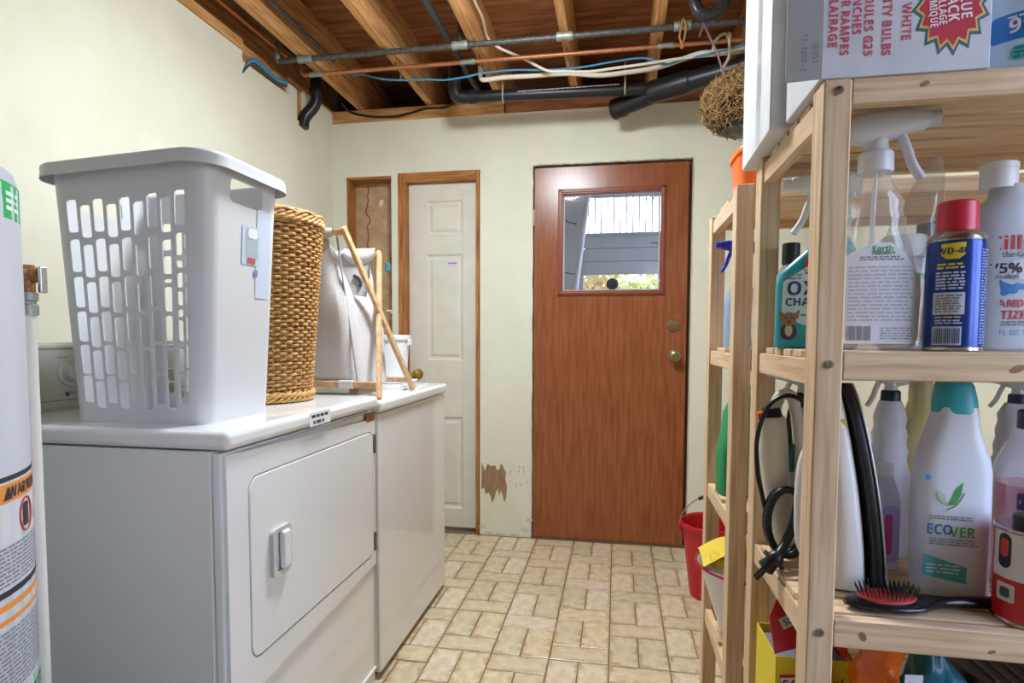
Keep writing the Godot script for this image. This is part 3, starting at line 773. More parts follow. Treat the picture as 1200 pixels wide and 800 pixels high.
func folding_hamper() -> void:
	var o := thing("folding_hamper", "grey fabric hamper on a crossed pale wood folding frame", "hamper", Vector3.ZERO)
	var wood := grain(noise_tex(101, 0.02, [[0.0, c8(190, 146, 104)], [0.6, c8(214, 176, 134)], [1.0, c8(226, 192, 152)]], 256, 4), Vector3(6, 6, 6), 0.5)
	var cloth := grain(noise_tex(103, 0.05, [[0.0, c8(196, 194, 196)], [1.0, c8(222, 220, 221)]], 256, 4), Vector3(9, 9, 9), 0.95, 0.2)
	cloth.rim_enabled = true; cloth.rim = 0.2
	# two frames: near foot to far top, far foot to near top, at both ends
	var leg := func(a: Vector3, b: Vector3):
		var q := B.new()
		var d := (b - a)
		var z := d.normalized()
		var x := Vector3.RIGHT - z * z.x
		q.tf = Transform3D(Basis(x.normalized(), z, x.normalized().cross(z)), (a + b) / 2)
		q.rbox(Vector3.ZERO, Vector3(0.014, d.length(), 0.024), 0.003, 2)
		mk("leg", q, wood, o)
	var y0 := 0.911
	leg.call(Vector3(-0.752, y0 + 0.006, -1.765), Vector3(-0.882, 1.435, -2.085))
	leg.call(Vector3(-0.768, y0 + 0.006, -2.128), Vector3(-0.868, 1.468, -1.762))
	leg.call(Vector3(-1.332, y0 + 0.006, -1.765), Vector3(-1.30, 1.435, -2.085))
	leg.call(Vector3(-1.330, y0 + 0.006, -2.128), Vector3(-1.30, 1.468, -1.762))
	for q in [[Vector3(-1.325, 0.962, -1.776), Vector3(-0.765, 0.962, -1.776)], [Vector3(-1.325, 0.955, -2.115), Vector3(-0.775, 0.955, -2.115)], [Vector3(-1.30, 1.452, -1.768), Vector3(-0.872, 1.452, -1.768)], [Vector3(-1.30, 1.425, -2.078), Vector3(-0.885, 1.425, -2.078)]]:
		mk("cross_bar", B.new().span(q[0] - Vector3(0, 0.010, 0.006), q[1] + Vector3(0, 0.010, 0.006), 0.003, 2), wood, o)
	mk("pivot", B.new().tube([Vector3(-0.79, 1.205, -1.935), Vector3(-0.775, 1.205, -1.935)], 0.007, 10), mat(c8(170, 150, 124), 0.5), o)
	# the bag: rings from foot to rim, sagging between the bars
	var rings := []
	var rng := FastNoiseLite.new(); rng.seed = 6; rng.frequency = 3.2
	for i in 15:
		var v := i / 14.0
		var xa := lerpf(-0.835, -0.895, v)
		var xb := lerpf(-1.30, -1.285, v)
		var za := lerpf(-1.795, -1.770, pow(v, 0.8))
		var zb := lerpf(-2.07, -2.076, v)
		var ring := PackedVector3Array()
		for j in 64:
			var a := TAU * (j + 0.5) / 64
			var p := Vector3(signf(cos(a)) * pow(absf(cos(a)), 0.28), 0, -signf(sin(a)) * pow(absf(sin(a)), 0.28))
			var q := Vector3((xa + xb) / 2 + p.x * (xa - xb) / 2, lerpf(0.955, 1.448, v), (za + zb) / 2 + p.z * (za - zb) / 2)
			var sag := rng.get_noise_3d(q.x * 1.6, q.y * 0.35, q.z * 1.6) * 0.045 * sin(PI * clampf(v, 0.04, 0.97))
			q += Vector3(p.x, 0, p.z) * sag
			if absf(p.x) > 0.85: q.y -= 0.30 * pow(v, 3.0) * pow(maxf(0.0, 1 - absf(p.z)), 0.8)
			ring.append(q)
		rings.append(ring)
	mk("bag", B.new().loft(rings, true, false), cloth, o)
	# hem loops over the top bars
	for q in [[-1.768, 1.452], [-2.078, 1.425]]:
		var pts := []
		var lp := B.new()
		var ra := []
		for s in 2:
			var ring := PackedVector3Array()
			for j in 16:
				var a := TAU * j / 16
				ring.append(Vector3(-1.28 if s == 0 else -0.905, q[1] + sin(a) * 0.0155, q[0] + cos(a) * 0.0115))
			ra.append(ring)
		lp.loft(ra, false, false)
		mk("hem", lp, cloth, o)
	# folded cuff over the far bar and a dark tube painting the shade inside a grip hole
	var cuff := []
	for i in 7:
		var v := i / 6.0
		var row := PackedVector3Array()
		for j in 9:
			var u := j / 8.0
			row.append(Vector3(-0.888 - 0.125 * u, 1.446 - (0.060 - 0.03 * pow(absf(u - 0.5) * 2.0, 3.0)) * v, -2.062 + 0.010 * sin(v * 3.1)))
		cuff.append(row)
	mk("cuff", B.new().loft(cuff, false, false, false), mat(c8(228, 226, 226), 0.9), o)
	mk("grip_hole_shade", B.new().tube(smooth_path([Vector3(-0.970, 1.345, -2.052), Vector3(-0.952, 1.336, -2.052), Vector3(-0.942, 1.318, -2.052), Vector3(-0.946, 1.304, -2.052)], 4), 0.006, 6), mat(c8(60, 60, 66), 0.8), o)
	var seam := []
	for i in 15:
		var v := i / 14.0
		seam.append(Vector3(lerpf(-0.845, -0.90, v) + 0.006, lerpf(0.958, 1.44, v), lerpf(-1.80, -1.772, v)))
	mk("seam_cord", B.new().tube(seam, 0.003, 6), mat(c8(176, 174, 176), 0.9), o)
	mk("tape_wrap", B.new().span(Vector3(-0.895, 0.949, -1.784), Vector3(-0.845, 0.975, -1.768), 0.003, 2), mat(c8(226, 224, 222), 0.7), o)
	mk("paint_pad", B.new().rbox(Vector3(-0.872, 1.385, -2.14), Vector3(0.010, 0.036, 0.036), 0.004, 2), mat(c8(52, 116, 132), 0.6), o)


# ------------------------------------------------------------------ water heater
func build_heater() -> void:
	var c := Vector3(-1.02, 0, -0.57)
	var o := thing("water_heater", "pale grey cylindrical water heater tank with warning labels", "water heater", c)
	var r := 0.22
	mk("tank", B.new().lathe([Vector2(r - 0.008, 0.03), Vector2(r, 0.036), Vector2(r, 1.325), Vector2(r - 0.006, 1.348), Vector2(r - 0.03, 1.362), Vector2(0.0, 1.372)], 72), mat(c8(196, 199, 206), 0.3, 0.0, 0.5), o)
	mk("base_ring", B.new().lathe([Vector2(r - 0.02, 0.0), Vector2(r - 0.02, 0.032)], 48), W.black_plastic, o)
	for q in [-0.09, 0.09]: mk("top_pipe", B.new().tube([Vector3(q, 1.36, 0), Vector3(q, 1.62, 0)], 0.011, 10), W.copper, o)
	# printed bands: directions from the camera's side of the tank
	var turn := atan2(0.75, -0.30) - 0.0
	turn = deg_to_rad(118.0)
	var face := func(y: float) -> Transform3D: return Transform3D(Basis(Vector3.UP, turn), Vector3(sin(turn) * r, y, cos(turn) * r))
	patch(rrect(0.080, 0.050, 0.002, 2), mat(c8(38, 168, 92), 0.5), o, on(face.call(1.303), r, 0.020, 0.0), r, "green_sticker")
	fine_print(0.045, 0.030, 3, mat(c8(214, 232, 220), 0.6), o, on(face.call(1.303), r, 0.024, 0.0, 0.0006), r, 3)
	patch(rrect(0.30, 0.150, 0.004, 2), mat(c8(206, 206, 204), 0.6), o, face.call(0.843), r, "warning_label")
	patch(rrect(0.30, 0.140, 0.004, 2), mat(c8(190, 191, 190), 0.6), o, face.call(0.690), r, "instruction_label")
	patch(rrect(0.30, 0.20, 0.004, 2), mat(c8(110, 176, 130), 0.6), o, face.call(0.520), r, "green_label")
	for q in [[0.922, 0.007], [0.766, 0.009]]: patch(rrect(0.34, q[1], 0.001, 2), W.ink_dark, o, face.call(q[0]), r, "black_line", 0.0006)
	for q in [[0.902, 0.026], [0.748, 0.009], [0.728, 0.007]]: patch(rrect(0.28, q[1], 0.002, 2), mat(c8(222, 140, 62), 0.6), o, face.call(q[0]), r, "orange_band", 0.0005)
	lettering("WARNING", 0.016, W.ink_dark, o, on(face.call(0.902), r, 0.030, 0, 0.0009), r)
	patch(PackedVector2Array([Vector2(-0.034, -0.009), Vector2(-0.016, -0.009), Vector2(-0.025, 0.009)]), W.ink_dark, o, face.call(0.902), r, "warning_triangle", 0.0009)
	# pictograms: crossed-out can in an oval, red flame sign
	patch(rrect(0.020, 0.034, 0.004, 3), W.ink_dark, o, on(face.call(0.862), r, 0.022, 0), r, "can_pictogram", 0.0006)
	var ov := []
	for j in 33:
		var ax := (0.022 + 0.020 * cos(TAU * j / 32.0)) / r
		ov.append(Vector3(sin(ax) * (r + 0.001), 0.862 + 0.024 * sin(TAU * j / 32.0), cos(ax) * (r + 0.001)))
	var ob := B.new(); ob.tf = Transform3D(Basis(Vector3.UP, turn), Vector3.ZERO)
	ob.tube(ov, 0.0012, 4, false)
	mk("oval_ring", ob, mat(c8(196, 60, 50), 0.6), o)
	patch(PackedVector2Array([Vector2(0.060, -0.020), Vector2(0.088, -0.014), Vector2(0.088, 0.020), Vector2(0.076, -0.004)]), mat(c8(206, 44, 44), 0.6), o, face.call(0.862), r, "red_flame", 0.0006)
	fine_print(0.27, 0.056, 10, W.ink_grey, o, face.call(0.803) * at(0, 0, 0.0009), r, 4, 0.45)
	fine_print(0.27, 0.090, 15, W.ink_grey, o, face.call(0.672) * at(0, 0, 0.0009), r, 9, 0.45)
	fine_print(0.27, 0.16, 14, mat(c8(40, 80, 56), 0.7), o, face.call(0.53) * at(0, 0, 0.0009), r, 11, 0.45)
	# relief valve and its discharge pipe
	var vz := Vector3(0.083, 0, -0.222)
	mk("relief_valve", B.new().tube([Vector3(0.060, 1.215, -0.165), Vector3(0.083, 1.215, -0.222), Vector3(0.090, 1.215, -0.240)], [0.013, 0.015, 0.011], 12).tube([vz + Vector3(0, 1.230, 0), vz + Vector3(0, 1.185, 0)], [0.012, 0.012], 12).tube([vz + Vector3(0.0, 1.213, 0.0), vz + Vector3(0.026, 1.216, 0.0)], [0.011, 0.009], 10), grain(noise_tex(111, 0.05, [[0.0, c8(110, 72, 40)], [1.0, c8(186, 132, 82)]], 128, 3), Vector3(20, 20, 20), 0.45), o)
	mk("valve_lever", B.new().rbox(vz + Vector3(0.031, 1.206, 0.0), Vector3(0.007, 0.042, 0.012), 0.002, 2), W.chrome, o)
	mk("valve_collar", B.new().lathe([Vector2(0.015, 1.150), Vector2(0.015, 1.166), Vector2(0.012, 1.168), Vector2(0.012, 1.172), Vector2(0.015, 1.174), Vector2(0.015, 1.186)], 8, vz), W.solder, o)
	mk("discharge_pipe", B.new().tube([vz + Vector3(0, 0.10, 0), vz + Vector3(0, 1.152, 0)], 0.0115, 14), mat(c8(214, 210, 200), 0.45), o)


# ------------------------------------------------------------------ pipes and wires under the joists
func run_pipe(called: String, label: String, y: float, z: float, r: float, x0: float, x1: float, m: Material, fittings: Array, fm: Material, fr: float) -> Node3D:
	var o := thing(called, label, "pipe", Vector3.ZERO)
	mk("pipe_run", B.new().tube([Vector3(x0, y, z), Vector3(x1, y - 0.004, z)], r, 14), m, o)
	for x in fittings:
		mk("coupling", B.new().tube([Vector3(x - 0.035, y, z), Vector3(x - 0.033, y, z), Vector3(x - 0.012, y, z), Vector3(x - 0.011, y, z), Vector3(x + 0.011, y, z), Vector3(x + 0.012, y, z), Vector3(x + 0.033, y, z), Vector3(x + 0.035, y, z)], [r, fr, fr, fr * 0.88, fr * 0.88, fr, fr, r], 14), fm, o)
	return o


func build_pipes() -> void:
	var g := run_pipe("steel_pipe", "dark galvanised steel water pipe running across under the joists", 2.384, -2.53, 0.0125, -1.55, 1.04, W.galvanised, [-1.42, -0.69, -0.235, 0.245], W.solder, 0.0185)
	mk("tee_branch", B.new().tube([Vector3(-0.69, 2.384, -2.53), Vector3(-0.69, 2.50, -2.53)], 0.011, 12), W.galvanised, g)
	mk("elbow", B.new().tube([Vector3(-1.55, 2.384, -2.53), Vector3(-1.56, 2.40, -2.53), Vector3(-1.56, 2.55, -2.53)], 0.0135, 12), W.solder, g)
	var cu := run_pipe("copper_pipe", "thin copper water pipe running across below the deck boards", 2.376, -2.665, 0.0095, -1.50, 1.04, W.copper, [-1.44, -0.69, 0.19], W.solder, 0.0135)
	for x in [-0.637, -1.04, -0.237]: mk("pipe_clip", B.new().tube([Vector3(x, 2.402, -2.668), Vector3(x, 2.366, -2.668)], 0.004, 6), W.brass, cu)
	mk("riser", B.new().tube([Vector3(-1.50, 2.376, -2.665), Vector3(-1.515, 2.39, -2.665), Vector3(-1.515, 2.55, -2.665)], 0.0095, 12), W.copper, cu)
	# plastic drain
	var d := thing("drain_pipes", "slim and thick black plastic drain pipes joined below the copper pipe", "pipe", Vector3.ZERO)
	mk("pipe_run", B.new().tube([Vector3(-0.755, 2.298, -2.86), Vector3(0.12, 2.288, -2.885)], 0.028, 18), W.abs_pipe, d)
	mk("elbow", B.new().tube(smooth_path([Vector3(-0.745, 2.298, -2.86), Vector3(-0.785, 2.302, -2.855), Vector3(-0.803, 2.330, -2.85), Vector3(-0.803, 2.46, -2.85)], 5), 0.032, 18), W.abs_pipe, d)
	mk("collar", B.new().tube([Vector3(-0.735, 2.298, -2.86), Vector3(-0.700, 2.298, -2.861)], 0.0335, 18), W.abs_pipe, d)
	for x in [-0.56, 0.02]: mk("hanger_strap", B.new().tube([Vector3(x, 2.262, -2.868), Vector3(x, 2.262, -2.83), Vector3(x, 2.30, -2.828), Vector3(x, 2.40, -2.85)], 0.004, 6), mat(c8(176, 164, 140), 0.6), d)
	fine_print(0.7, 0.008, 1, mat(c8(180, 182, 186), 0.7), d, Transform3D(Basis(Vector3.RIGHT, -0.25), Vector3(-0.32, 2.300, -2.8405)), 0.0, 5, 0.7)
	var bgp := d
	mk("pipe_run", B.new().tube([Vector3(0.16, 2.275, -2.885), Vector3(1.05, 2.30, -2.46)], 0.043, 22), W.abs_pipe, bgp)
	mk("wye", B.new().tube([Vector3(0.13, 2.272, -2.90), Vector3(0.145, 2.273, -2.893), Vector3(0.30, 2.279, -2.818), Vector3(0.315, 2.280, -2.811)], [0.044, 0.051, 0.051, 0.044], 22), W.abs_pipe, bgp)
	mk("clean_out", B.new().tube([Vector3(0.17, 2.272, -2.90), Vector3(0.03, 2.258, -2.985), Vector3(0.02, 2.257, -2.990), Vector3(-0.03, 2.252, -3.02), Vector3(-0.035, 2.252, -3.023)], [0.043, 0.043, 0.050, 0.050, 0.040], 22), W.abs_pipe, bgp)
	mk("collar", B.new().tube([Vector3(0.50, 2.2845, -2.722), Vector3(0.54, 2.2857, -2.703)], 0.049, 22), W.abs_pipe, bgp)
	# drain bend by the wall behind the machines
	var w := thing("wall_drain_bend", "black plastic drain bend dropping into a hole in the cream wall", "pipe", Vector3.ZERO)
	mk("stack", B.new().tube([Vector3(-1.552, 2.55, -2.865), Vector3(-1.552, 2.37, -2.867)], 0.026, 16), W.abs_pipe, w)
	mk("bend", B.new().tube(smooth_path([Vector3(-1.552, 2.385, -2.867), Vector3(-1.552, 2.345, -2.867), Vector3(-1.565, 2.305, -2.862), Vector3(-1.592, 2.268, -2.850), Vector3(-1.608, 2.235, -2.842), Vector3(-1.612, 2.195, -2.838)], 5), 0.030, 16), W.abs_pipe, w)
	mk("collar", B.new().tube([Vector3(-1.552, 2.398, -2.866), Vector3(-1.552, 2.362, -2.867)], 0.033, 16), W.abs_pipe, w)
	# chrome-black trap hanging by the shelves
	var t := thing("sink_trap", "glossy black U-shaped sink trap hanging between the joists", "trap", Vector3.ZERO)
	mk("trap_bend", B.new().tube(smooth_path([Vector3(0.262, 2.60, -2.30), Vector3(0.262, 2.40, -2.30), Vector3(0.265, 2.345, -2.30), Vector3(0.285, 2.310, -2.30), Vector3(0.318, 2.298, -2.30), Vector3(0.350, 2.312, -2.30), Vector3(0.368, 2.345, -2.30), Vector3(0.372, 2.40, -2.30)], 6), 0.021, 18), grain(noise_tex(121, 0.06, [[0.0, c8(30, 31, 34)], [0.6, c8(46, 47, 50)], [1.0, c8(90, 92, 96)]], 256, 4), Vector3(9, 9, 9), 0.25), t)
	mk("slip_nut", B.new().tube([Vector3(0.370, 2.372, -2.30), Vector3(0.372, 2.402, -2.30)], 0.026, 10), W.abs_pipe, t)
	mk("tail", B.new().tube([Vector3(0.372, 2.39, -2.30), Vector3(0.372, 2.60, -2.30)], 0.020, 14), W.abs_pipe, t)
	# runs along the joists
	tag(mk("grey_conduit", B.new().tube([Vector3(-0.765, 2.43, -1.2), Vector3(-0.748, 2.43, -3.10)], 0.015, 12), mat(c8(62, 64, 66), 0.5, 0.2)), "dark grey conduit running lengthwise between two joists", "pipe")
	tag(mk("joist_conduit", B.new().tube([Vector3(-1.40, 2.462, -1.2), Vector3(-1.378, 2.462, -2.72)], 0.010, 10), mat(c8(74, 74, 74), 0.5, 0.2)), "thin grey conduit beside the joist closest to the basket", "pipe")
	tag(mk("cavity_copper_pipe", B.new().tube([Vector3(-1.572, 2.440, -1.3), Vector3(-1.558, 2.440, -2.62)], 0.008, 10), W.copper), "slim copper pipe in the dark slot above the wall plate", "pipe")
	tag(mk("cavity_cable", B.new().tube(smooth_path([Vector3(-1.515, 2.455, -1.4), Vector3(-1.522, 2.450, -2.15), Vector3(-1.520, 2.445, -2.45), Vector3(-1.498, 2.42, -2.60), Vector3(-1.49, 2.44, -2.80)], 6), 0.008, 8), W.black_plastic), "black cable in the dark slot above the wall plate", "cable")
	# wires
	var bw := thing("blue_wire", "thin blue wire draped across the joists under the copper pipe", "wire", Vector3.ZERO)
	mk("strand", B.new().tube(smooth_path([Vector3(-1.294, 2.43, -2.74), Vector3(-1.285, 2.392, -2.74), Vector3(-1.236, 2.392, -2.74), Vector3(-1.127, 2.361, -2.740), Vector3(-1.006, 2.348, -2.740), Vector3(-0.912, 2.345, -2.740), Vector3(-0.827, 2.336, -2.740), Vector3(-0.723, 2.342, -2.740), Vector3(-0.640, 2.353, -2.740), Vector3(-0.498, 2.357, -2.740), Vector3(-0.338, 2.345, -2.740), Vector3(-0.182, 2.345, -2.740), Vector3(-0.029, 2.359, -2.740), Vector3(0.102, 2.364, -2.740), Vector3(0.195, 2.330, -2.740), Vector3(0.258, 2.338, -2.730), Vector3(0.394, 2.345, -2.70), Vector3(0.7, 2.36, -2.6)], 6), 0.0045, 8), W.blue_wire, bw)
	for x in [-1.04, -0.637, -0.237]: mk("staple", B.new().rbox(Vector3(x, 2.376, -2.737), Vector3(0.005, 0.05, 0.004), 0.001), W.solder, bw)
	tag(mk("white_cable", B.new().tube(smooth_path([Vector3(-0.662, 2.41, -2.79), Vector3(-0.655, 2.350, -2.785), Vector3(-0.620, 2.340, -2.780), Vector3(-0.546, 2.344, -2.780), Vector3(-0.424, 2.342, -2.780), Vector3(-0.244, 2.340, -2.780), Vector3(-0.106, 2.326, -2.790), Vector3(0.010, 2.328, -2.790), Vector3(0.161, 2.336, -2.780), Vector3(0.272, 2.352, -2.750), Vector3(0.345, 2.356, -2.720), Vector3(0.454, 2.350, -2.70), Vector3(0.75, 2.345, -2.6)], 6), 0.011, 10), W.white_wire), "thick white cable lying above the black drain pipe", "cable")
	tag(mk("loose_white_cable", B.new().tube(smooth_path([Vector3(-0.598, 2.52, -2.10), Vector3(-0.597, 2.50, -2.41), Vector3(-0.594, 2.50, -2.55), Vector3(-0.603, 2.489, -2.69), Vector3(-0.551, 2.447, -2.71), Vector3(-0.443, 2.395, -2.715), Vector3(-0.333, 2.330, -2.71), Vector3(-0.256, 2.316, -2.70), Vector3(-0.141, 2.306, -2.700), Vector3(-0.028, 2.312, -2.700), Vector3(0.101, 2.320, -2.700), Vector3(0.28, 2.342, -2.72), Vector3(0.50, 2.345, -2.715), Vector3(0.75, 2.34, -2.66)], 6), 0.0065, 8), W.white_wire), "loose white cable dropping from between the joists", "cable")
	tag(mk("black_cable", B.new().tube(smooth_path([Vector3(-1.53, 2.42, -3.12), Vector3(-1.505, 2.388, -3.160), Vector3(-1.403, 2.358, -3.160), Vector3(-1.251, 2.344, -3.160), Vector3(-1.151, 2.358, -3.160), Vector3(-1.052, 2.377, -3.160), Vector3(-0.945, 2.376, -3.160), Vector3(-0.87, 2.40, -3.13)], 6), 0.006, 8), W.black_plastic), "black cable stapled along the wood plate above the closet", "cable")
	var nb := thing("notch_wires", "bundle of blue wires in the notched wall top above the hamper", "wires", Vector3.ZERO)
	for k in 3:
		var dy := Vector3(0, -0.012 * k, 0.006 * k)
		mk("strand", B.new().tube(smooth_path([Vector3(-1.622, 2.285, -2.368) + dy, Vector3(-1.610, 2.322, -2.390) + dy, Vector3(-1.608, 2.352, -2.43) + dy, Vector3(-1.608, 2.350, -2.52) + dy, Vector3(-1.608, 2.345, -2.60) + dy, Vector3(-1.612, 2.365, -2.70) + dy], 5), 0.0055, 8), [W.blue_wire, mat(c8(96, 156, 190), 0.5), mat(c8(62, 72, 80), 0.5)][k], nb)
	# straw-lined hanging planter with straps
	var pl := thing("straw_planter", "straw-lined black hanging planter strapped under the ceiling by the shelves", "planter", Vector3(0.47, 2.02, -2.42))
	mk("trough", B.new().lathe([Vector2(0.02, -0.115), Vector2(0.09, -0.105), Vector2(0.135, -0.05), Vector2(0.150, -0.035), Vector2(0.135, -0.03)], 28), W.black_plastic, pl)
	mk("core", B.new().lathe([Vector2(0.02, -0.10), Vector2(0.13, -0.06), Vector2(0.145, 0.0), Vector2(0.13, 0.06), Vector2(0.07, 0.10), Vector2(0.0, 0.11)], 20), mat(c8(112, 84, 54), 0.95), pl)
	var rng := RandomNumberGenerator.new(); rng.seed = 21
	for part in 2:
		var st := B.new()
		for k in 1300:
			var a := rng.randf() * TAU
			var e := rng.randf_range(-1.1, 1.35)
			var n := Vector3(cos(a) * cos(e), sin(e), sin(a) * cos(e))
			var p := n * Vector3(0.155, 0.115, 0.155) * rng.randf_range(0.92, 1.06)
			var d1 := n.cross(Vector3(rng.randf() - 0.5, rng.randf() - 0.5, rng.randf() - 0.5)).normalized() + n * rng.randf_range(-0.25, 0.45)
			var l := rng.randf_range(0.012, 0.034)
			st.tube([p - d1 * l, p + d1 * l * 0.2, p + d1 * l], 0.0016, 3, false)
		mk("straw", st, mat([c8(176, 142, 92), c8(140, 106, 66)][part], 0.9), pl).set_meta("kind", "stuff")
	for q in [[-0.10, -0.215], [0.12, -0.06]]:
		mk("strap", B.new().tube([Vector3(q[0] + 0.02, 0.02, 0.10), Vector3(q[0] - 0.02, 0.15, 0.10), Vector3(q[0] - 0.06, 0.29, 0.03), Vector3(q[0] - 0.06, 0.312, -0.10 + q[0] * 0.0)], 0.009, 6, true, 0.35), mat(c8(116, 88, 92), 0.6), pl)
	var tw := thing("twine_loop", "frayed jute twine tied round the steel pipe", "twine", Vector3.ZERO)
	mk("loop", B.new().tube(smooth_path([Vector3(0.245, 2.402, -2.512), Vector3(0.238, 2.37, -2.508), Vector3(0.232, 2.33, -2.51), Vector3(0.245, 2.295, -2.51), Vector3(0.240, 2.29, -2.512), Vector3(0.252, 2.33, -2.511), Vector3(0.256, 2.37, -2.508), Vector3(0.246, 2.403, -2.514)], 4), 0.0045, 6), mat(c8(164, 124, 76), 0.9), tw)
	var rp := thing("white_rope", "white rope looped over the copper pipe beside the boxes", "rope", Vector3.ZERO)
	mk("loop", B.new().tube(smooth_path([Vector3(0.372, 2.30, -2.58), Vector3(0.385, 2.350, -2.62), Vector3(0.415, 2.394, -2.65), Vector3(0.445, 2.392, -2.66), Vector3(0.448, 2.33, -2.645), Vector3(0.44, 2.28, -2.62), Vector3(0.41, 2.225, -2.60)], 5), 0.006, 8), mat(c8(206, 196, 176), 0.9), rp)
	mk("knot", B.new().rbox(Vector3(0.447, 2.392, -2.66), Vector3(0.022, 0.026, 0.022), 0.009, 3), mat(c8(206, 196, 176), 0.9), rp)


# ------------------------------------------------------------------ two pine shelving units, end on to the aisle
func shelf_unit(o: Node3D, x0: float, z_near: float, z_far: float, levels: Array, pw: float, pd: float, slats: int, gap: float, top: float) -> void:
	var x1 := 1.002
	for x in [x0, x1 - pw]:
		for z in [z_near - pd, z_far]:
			mk("post", B.new().span(Vector3(x, 0.0, z), Vector3(x + pw, top, z + pd), 0.0025), W.pine_y, o)
	for lv in levels:
		var sh := Node3D.new(); sh.name = "shelf"; o.add_child(sh, true)
		var drop := 0.030 if lv > 1.4 else 0.035
		mk("front_rail", B.new().span(Vector3(x0 + pw, lv - drop, z_near - 0.020), Vector3(x1 - pw, lv, z_near - 0.002), 0.0022), W.pine_x, sh)
		mk("back_rail", B.new().span(Vector3(x0 + pw, lv - drop, z_far + 0.002), Vector3(x1 - pw, lv, z_far + 0.020), 0.0022), W.pine_x, sh)
		for x in [x0 + 0.004, x1 - 0.022]:
			mk("side_rail", B.new().span(Vector3(x, lv - 0.044, z_far + pd), Vector3(x + 0.018, lv - 0.010, z_near - pd), 0.002), W.pine_z, sh)
		var za := z_near - 0.022
		var zb := z_far + 0.022
		var pitch := (za - zb) / slats
		for k in slats:
			var a := za - pitch * k - gap / 2
			var inner := k > 0 and k < slats - 1
			mk("slat", B.new().span(Vector3(x0 + (0.006 if inner else pw), lv - 0.0105, a - pitch + gap), Vector3(x1 - (0.006 if inner else pw), lv, a), 0.002), W.pine_x, sh)


func build_shelving() -> void:
	var o := thing("slatted_shelving", "pine shelving unit with slatted shelves full of cleaning bottles and cartons", "shelving", Vector3.ZERO)
	shelf_unit(o, 0.233, -0.75, -1.086, [1.418, 1.102, 0.775, 0.45, 0.12], 0.031, 0.040, 6, 0.009, 1.418)
	for q in [Vector3(0.2495, 1.404, -0.7495), Vector3(0.2480, 0.7585, -0.7495), Vector3(0.2485, 1.086, -0.7495)]:
		var s := B.new(); s.tf = Transform3D(Basis(Vector3.RIGHT, PI / 2), q)
		s.lathe([Vector2(0.0052, 0), Vector2(0.0045, 0.002), Vector2(0.0012, 0.0022), Vector2(0.001, 0.001)], 12)
		mk("screw", s, W.chrome, o)
	for q in [[0.340, 1.406, 0.005, 0.003], [0.297, 0.757, 0.004, 0.006], [0.447, 1.083, 0.008, 0.004], [0.436, 0.752, 0.004, 0.002]]:
		var kn := PackedVector2Array()
		for j in 12: kn.append(Vector2(cos(TAU * j / 12) * q[2], sin(TAU * j / 12) * q[3]))
		patch(kn, W.knot, o, at(q[0], q[1], -0.7518, 0, 0.4), 0.0, "knot", 0.0003)
	var u := thing("plank_shelving", "bare pine shelving unit standing between the slatted unit and the door", "shelving", Vector3.ZERO)
	shelf_unit(u, 0.228, -1.226, -1.578, [1.42, 1.095, 0.758, 0.43, 0.12], 0.034, 0.040, 3, 0.002, 1.42)


# trigger sprayer: collar, head, nozzle and trigger; the nozzle points along +x, turned by turn
func sprayer(parent: Node3D, p: Vector3, m: Material, collar: Material, turn := 0.0, k := 1.0) -> void:
	var h := Node3D.new(); h.name = "spray_head"; parent.add_child(h, true)
	h.position = p; h.rotation.y = turn; h.scale = Vector3(k, k, k)
	mk("collar", B.new().lathe([Vector2(0.0165, 0.0), Vector2(0.0172, 0.002), Vector2(0.0168, 0.020), Vector2(0.014, 0.023)], 24), collar, h)
	var b := B.new()
	var rings := []
	for q in [[-0.030, 0.046, 0.008, 0.010], [-0.028, 0.047, 0.012, 0.014], [-0.010, 0.047, 0.014, 0.017], [0.015, 0.050, 0.014, 0.015], [0.034, 0.053, 0.012, 0.011], [0.048, 0.054, 0.010, 0.009], [0.049, 0.054, 0.008, 0.007]]:
		var ring := PackedVector3Array()
		for j in 20:
			var a := TAU * j / 20
			ring.append(Vector3(q[0], q[1] + sin(a) * q[3], -cos(a) * q[2]) if false else Vector3(q[0], q[1] + q[3] * signf(sin(a)) * pow(absf(sin(a)), 0.7), -q[2] * signf(cos(a)) * pow(absf(cos(a)), 0.7)))
		rings.append(ring)
	b.loft(rings)
	b.lathe([Vector2(0.012, 0.020), Vector2(0.011, 0.036)], 20)
	mk("head", b, m, h)
	mk("nozzle", B.new().tube([Vector3(0.047, 0.055, 0), Vector3(0.060, 0.055, 0)], 0.0085, 6), m, h)
	mk("trigger", B.new().tube(smooth_path([Vector3(0.022, 0.044, 0), Vector3(0.030, 0.026, 0), Vector3(0.036, 0.008, 0), Vector3(0.046, -0.008, 0)], 4), 0.0062, 8, true, 0.7), m, h)


func outline_body(rows: Array, half_z: float, rnd := 0.010, seg := 40) -> B:
	# rows of [y, x_left, x_right(, z_scale)]: a flat-sided bottle
	var rings := []
	for q in rows:
		var zz: float = half_z * (q[3] if q.size() > 3 else 1.0)
		rings.append(B.super_ring((q[2] - q[1]) / 2, zz, q[0], 3.6, seg, Vector3((q[1] + q[2]) / 2, 0, 0)))
	return B.new().loft(rings)


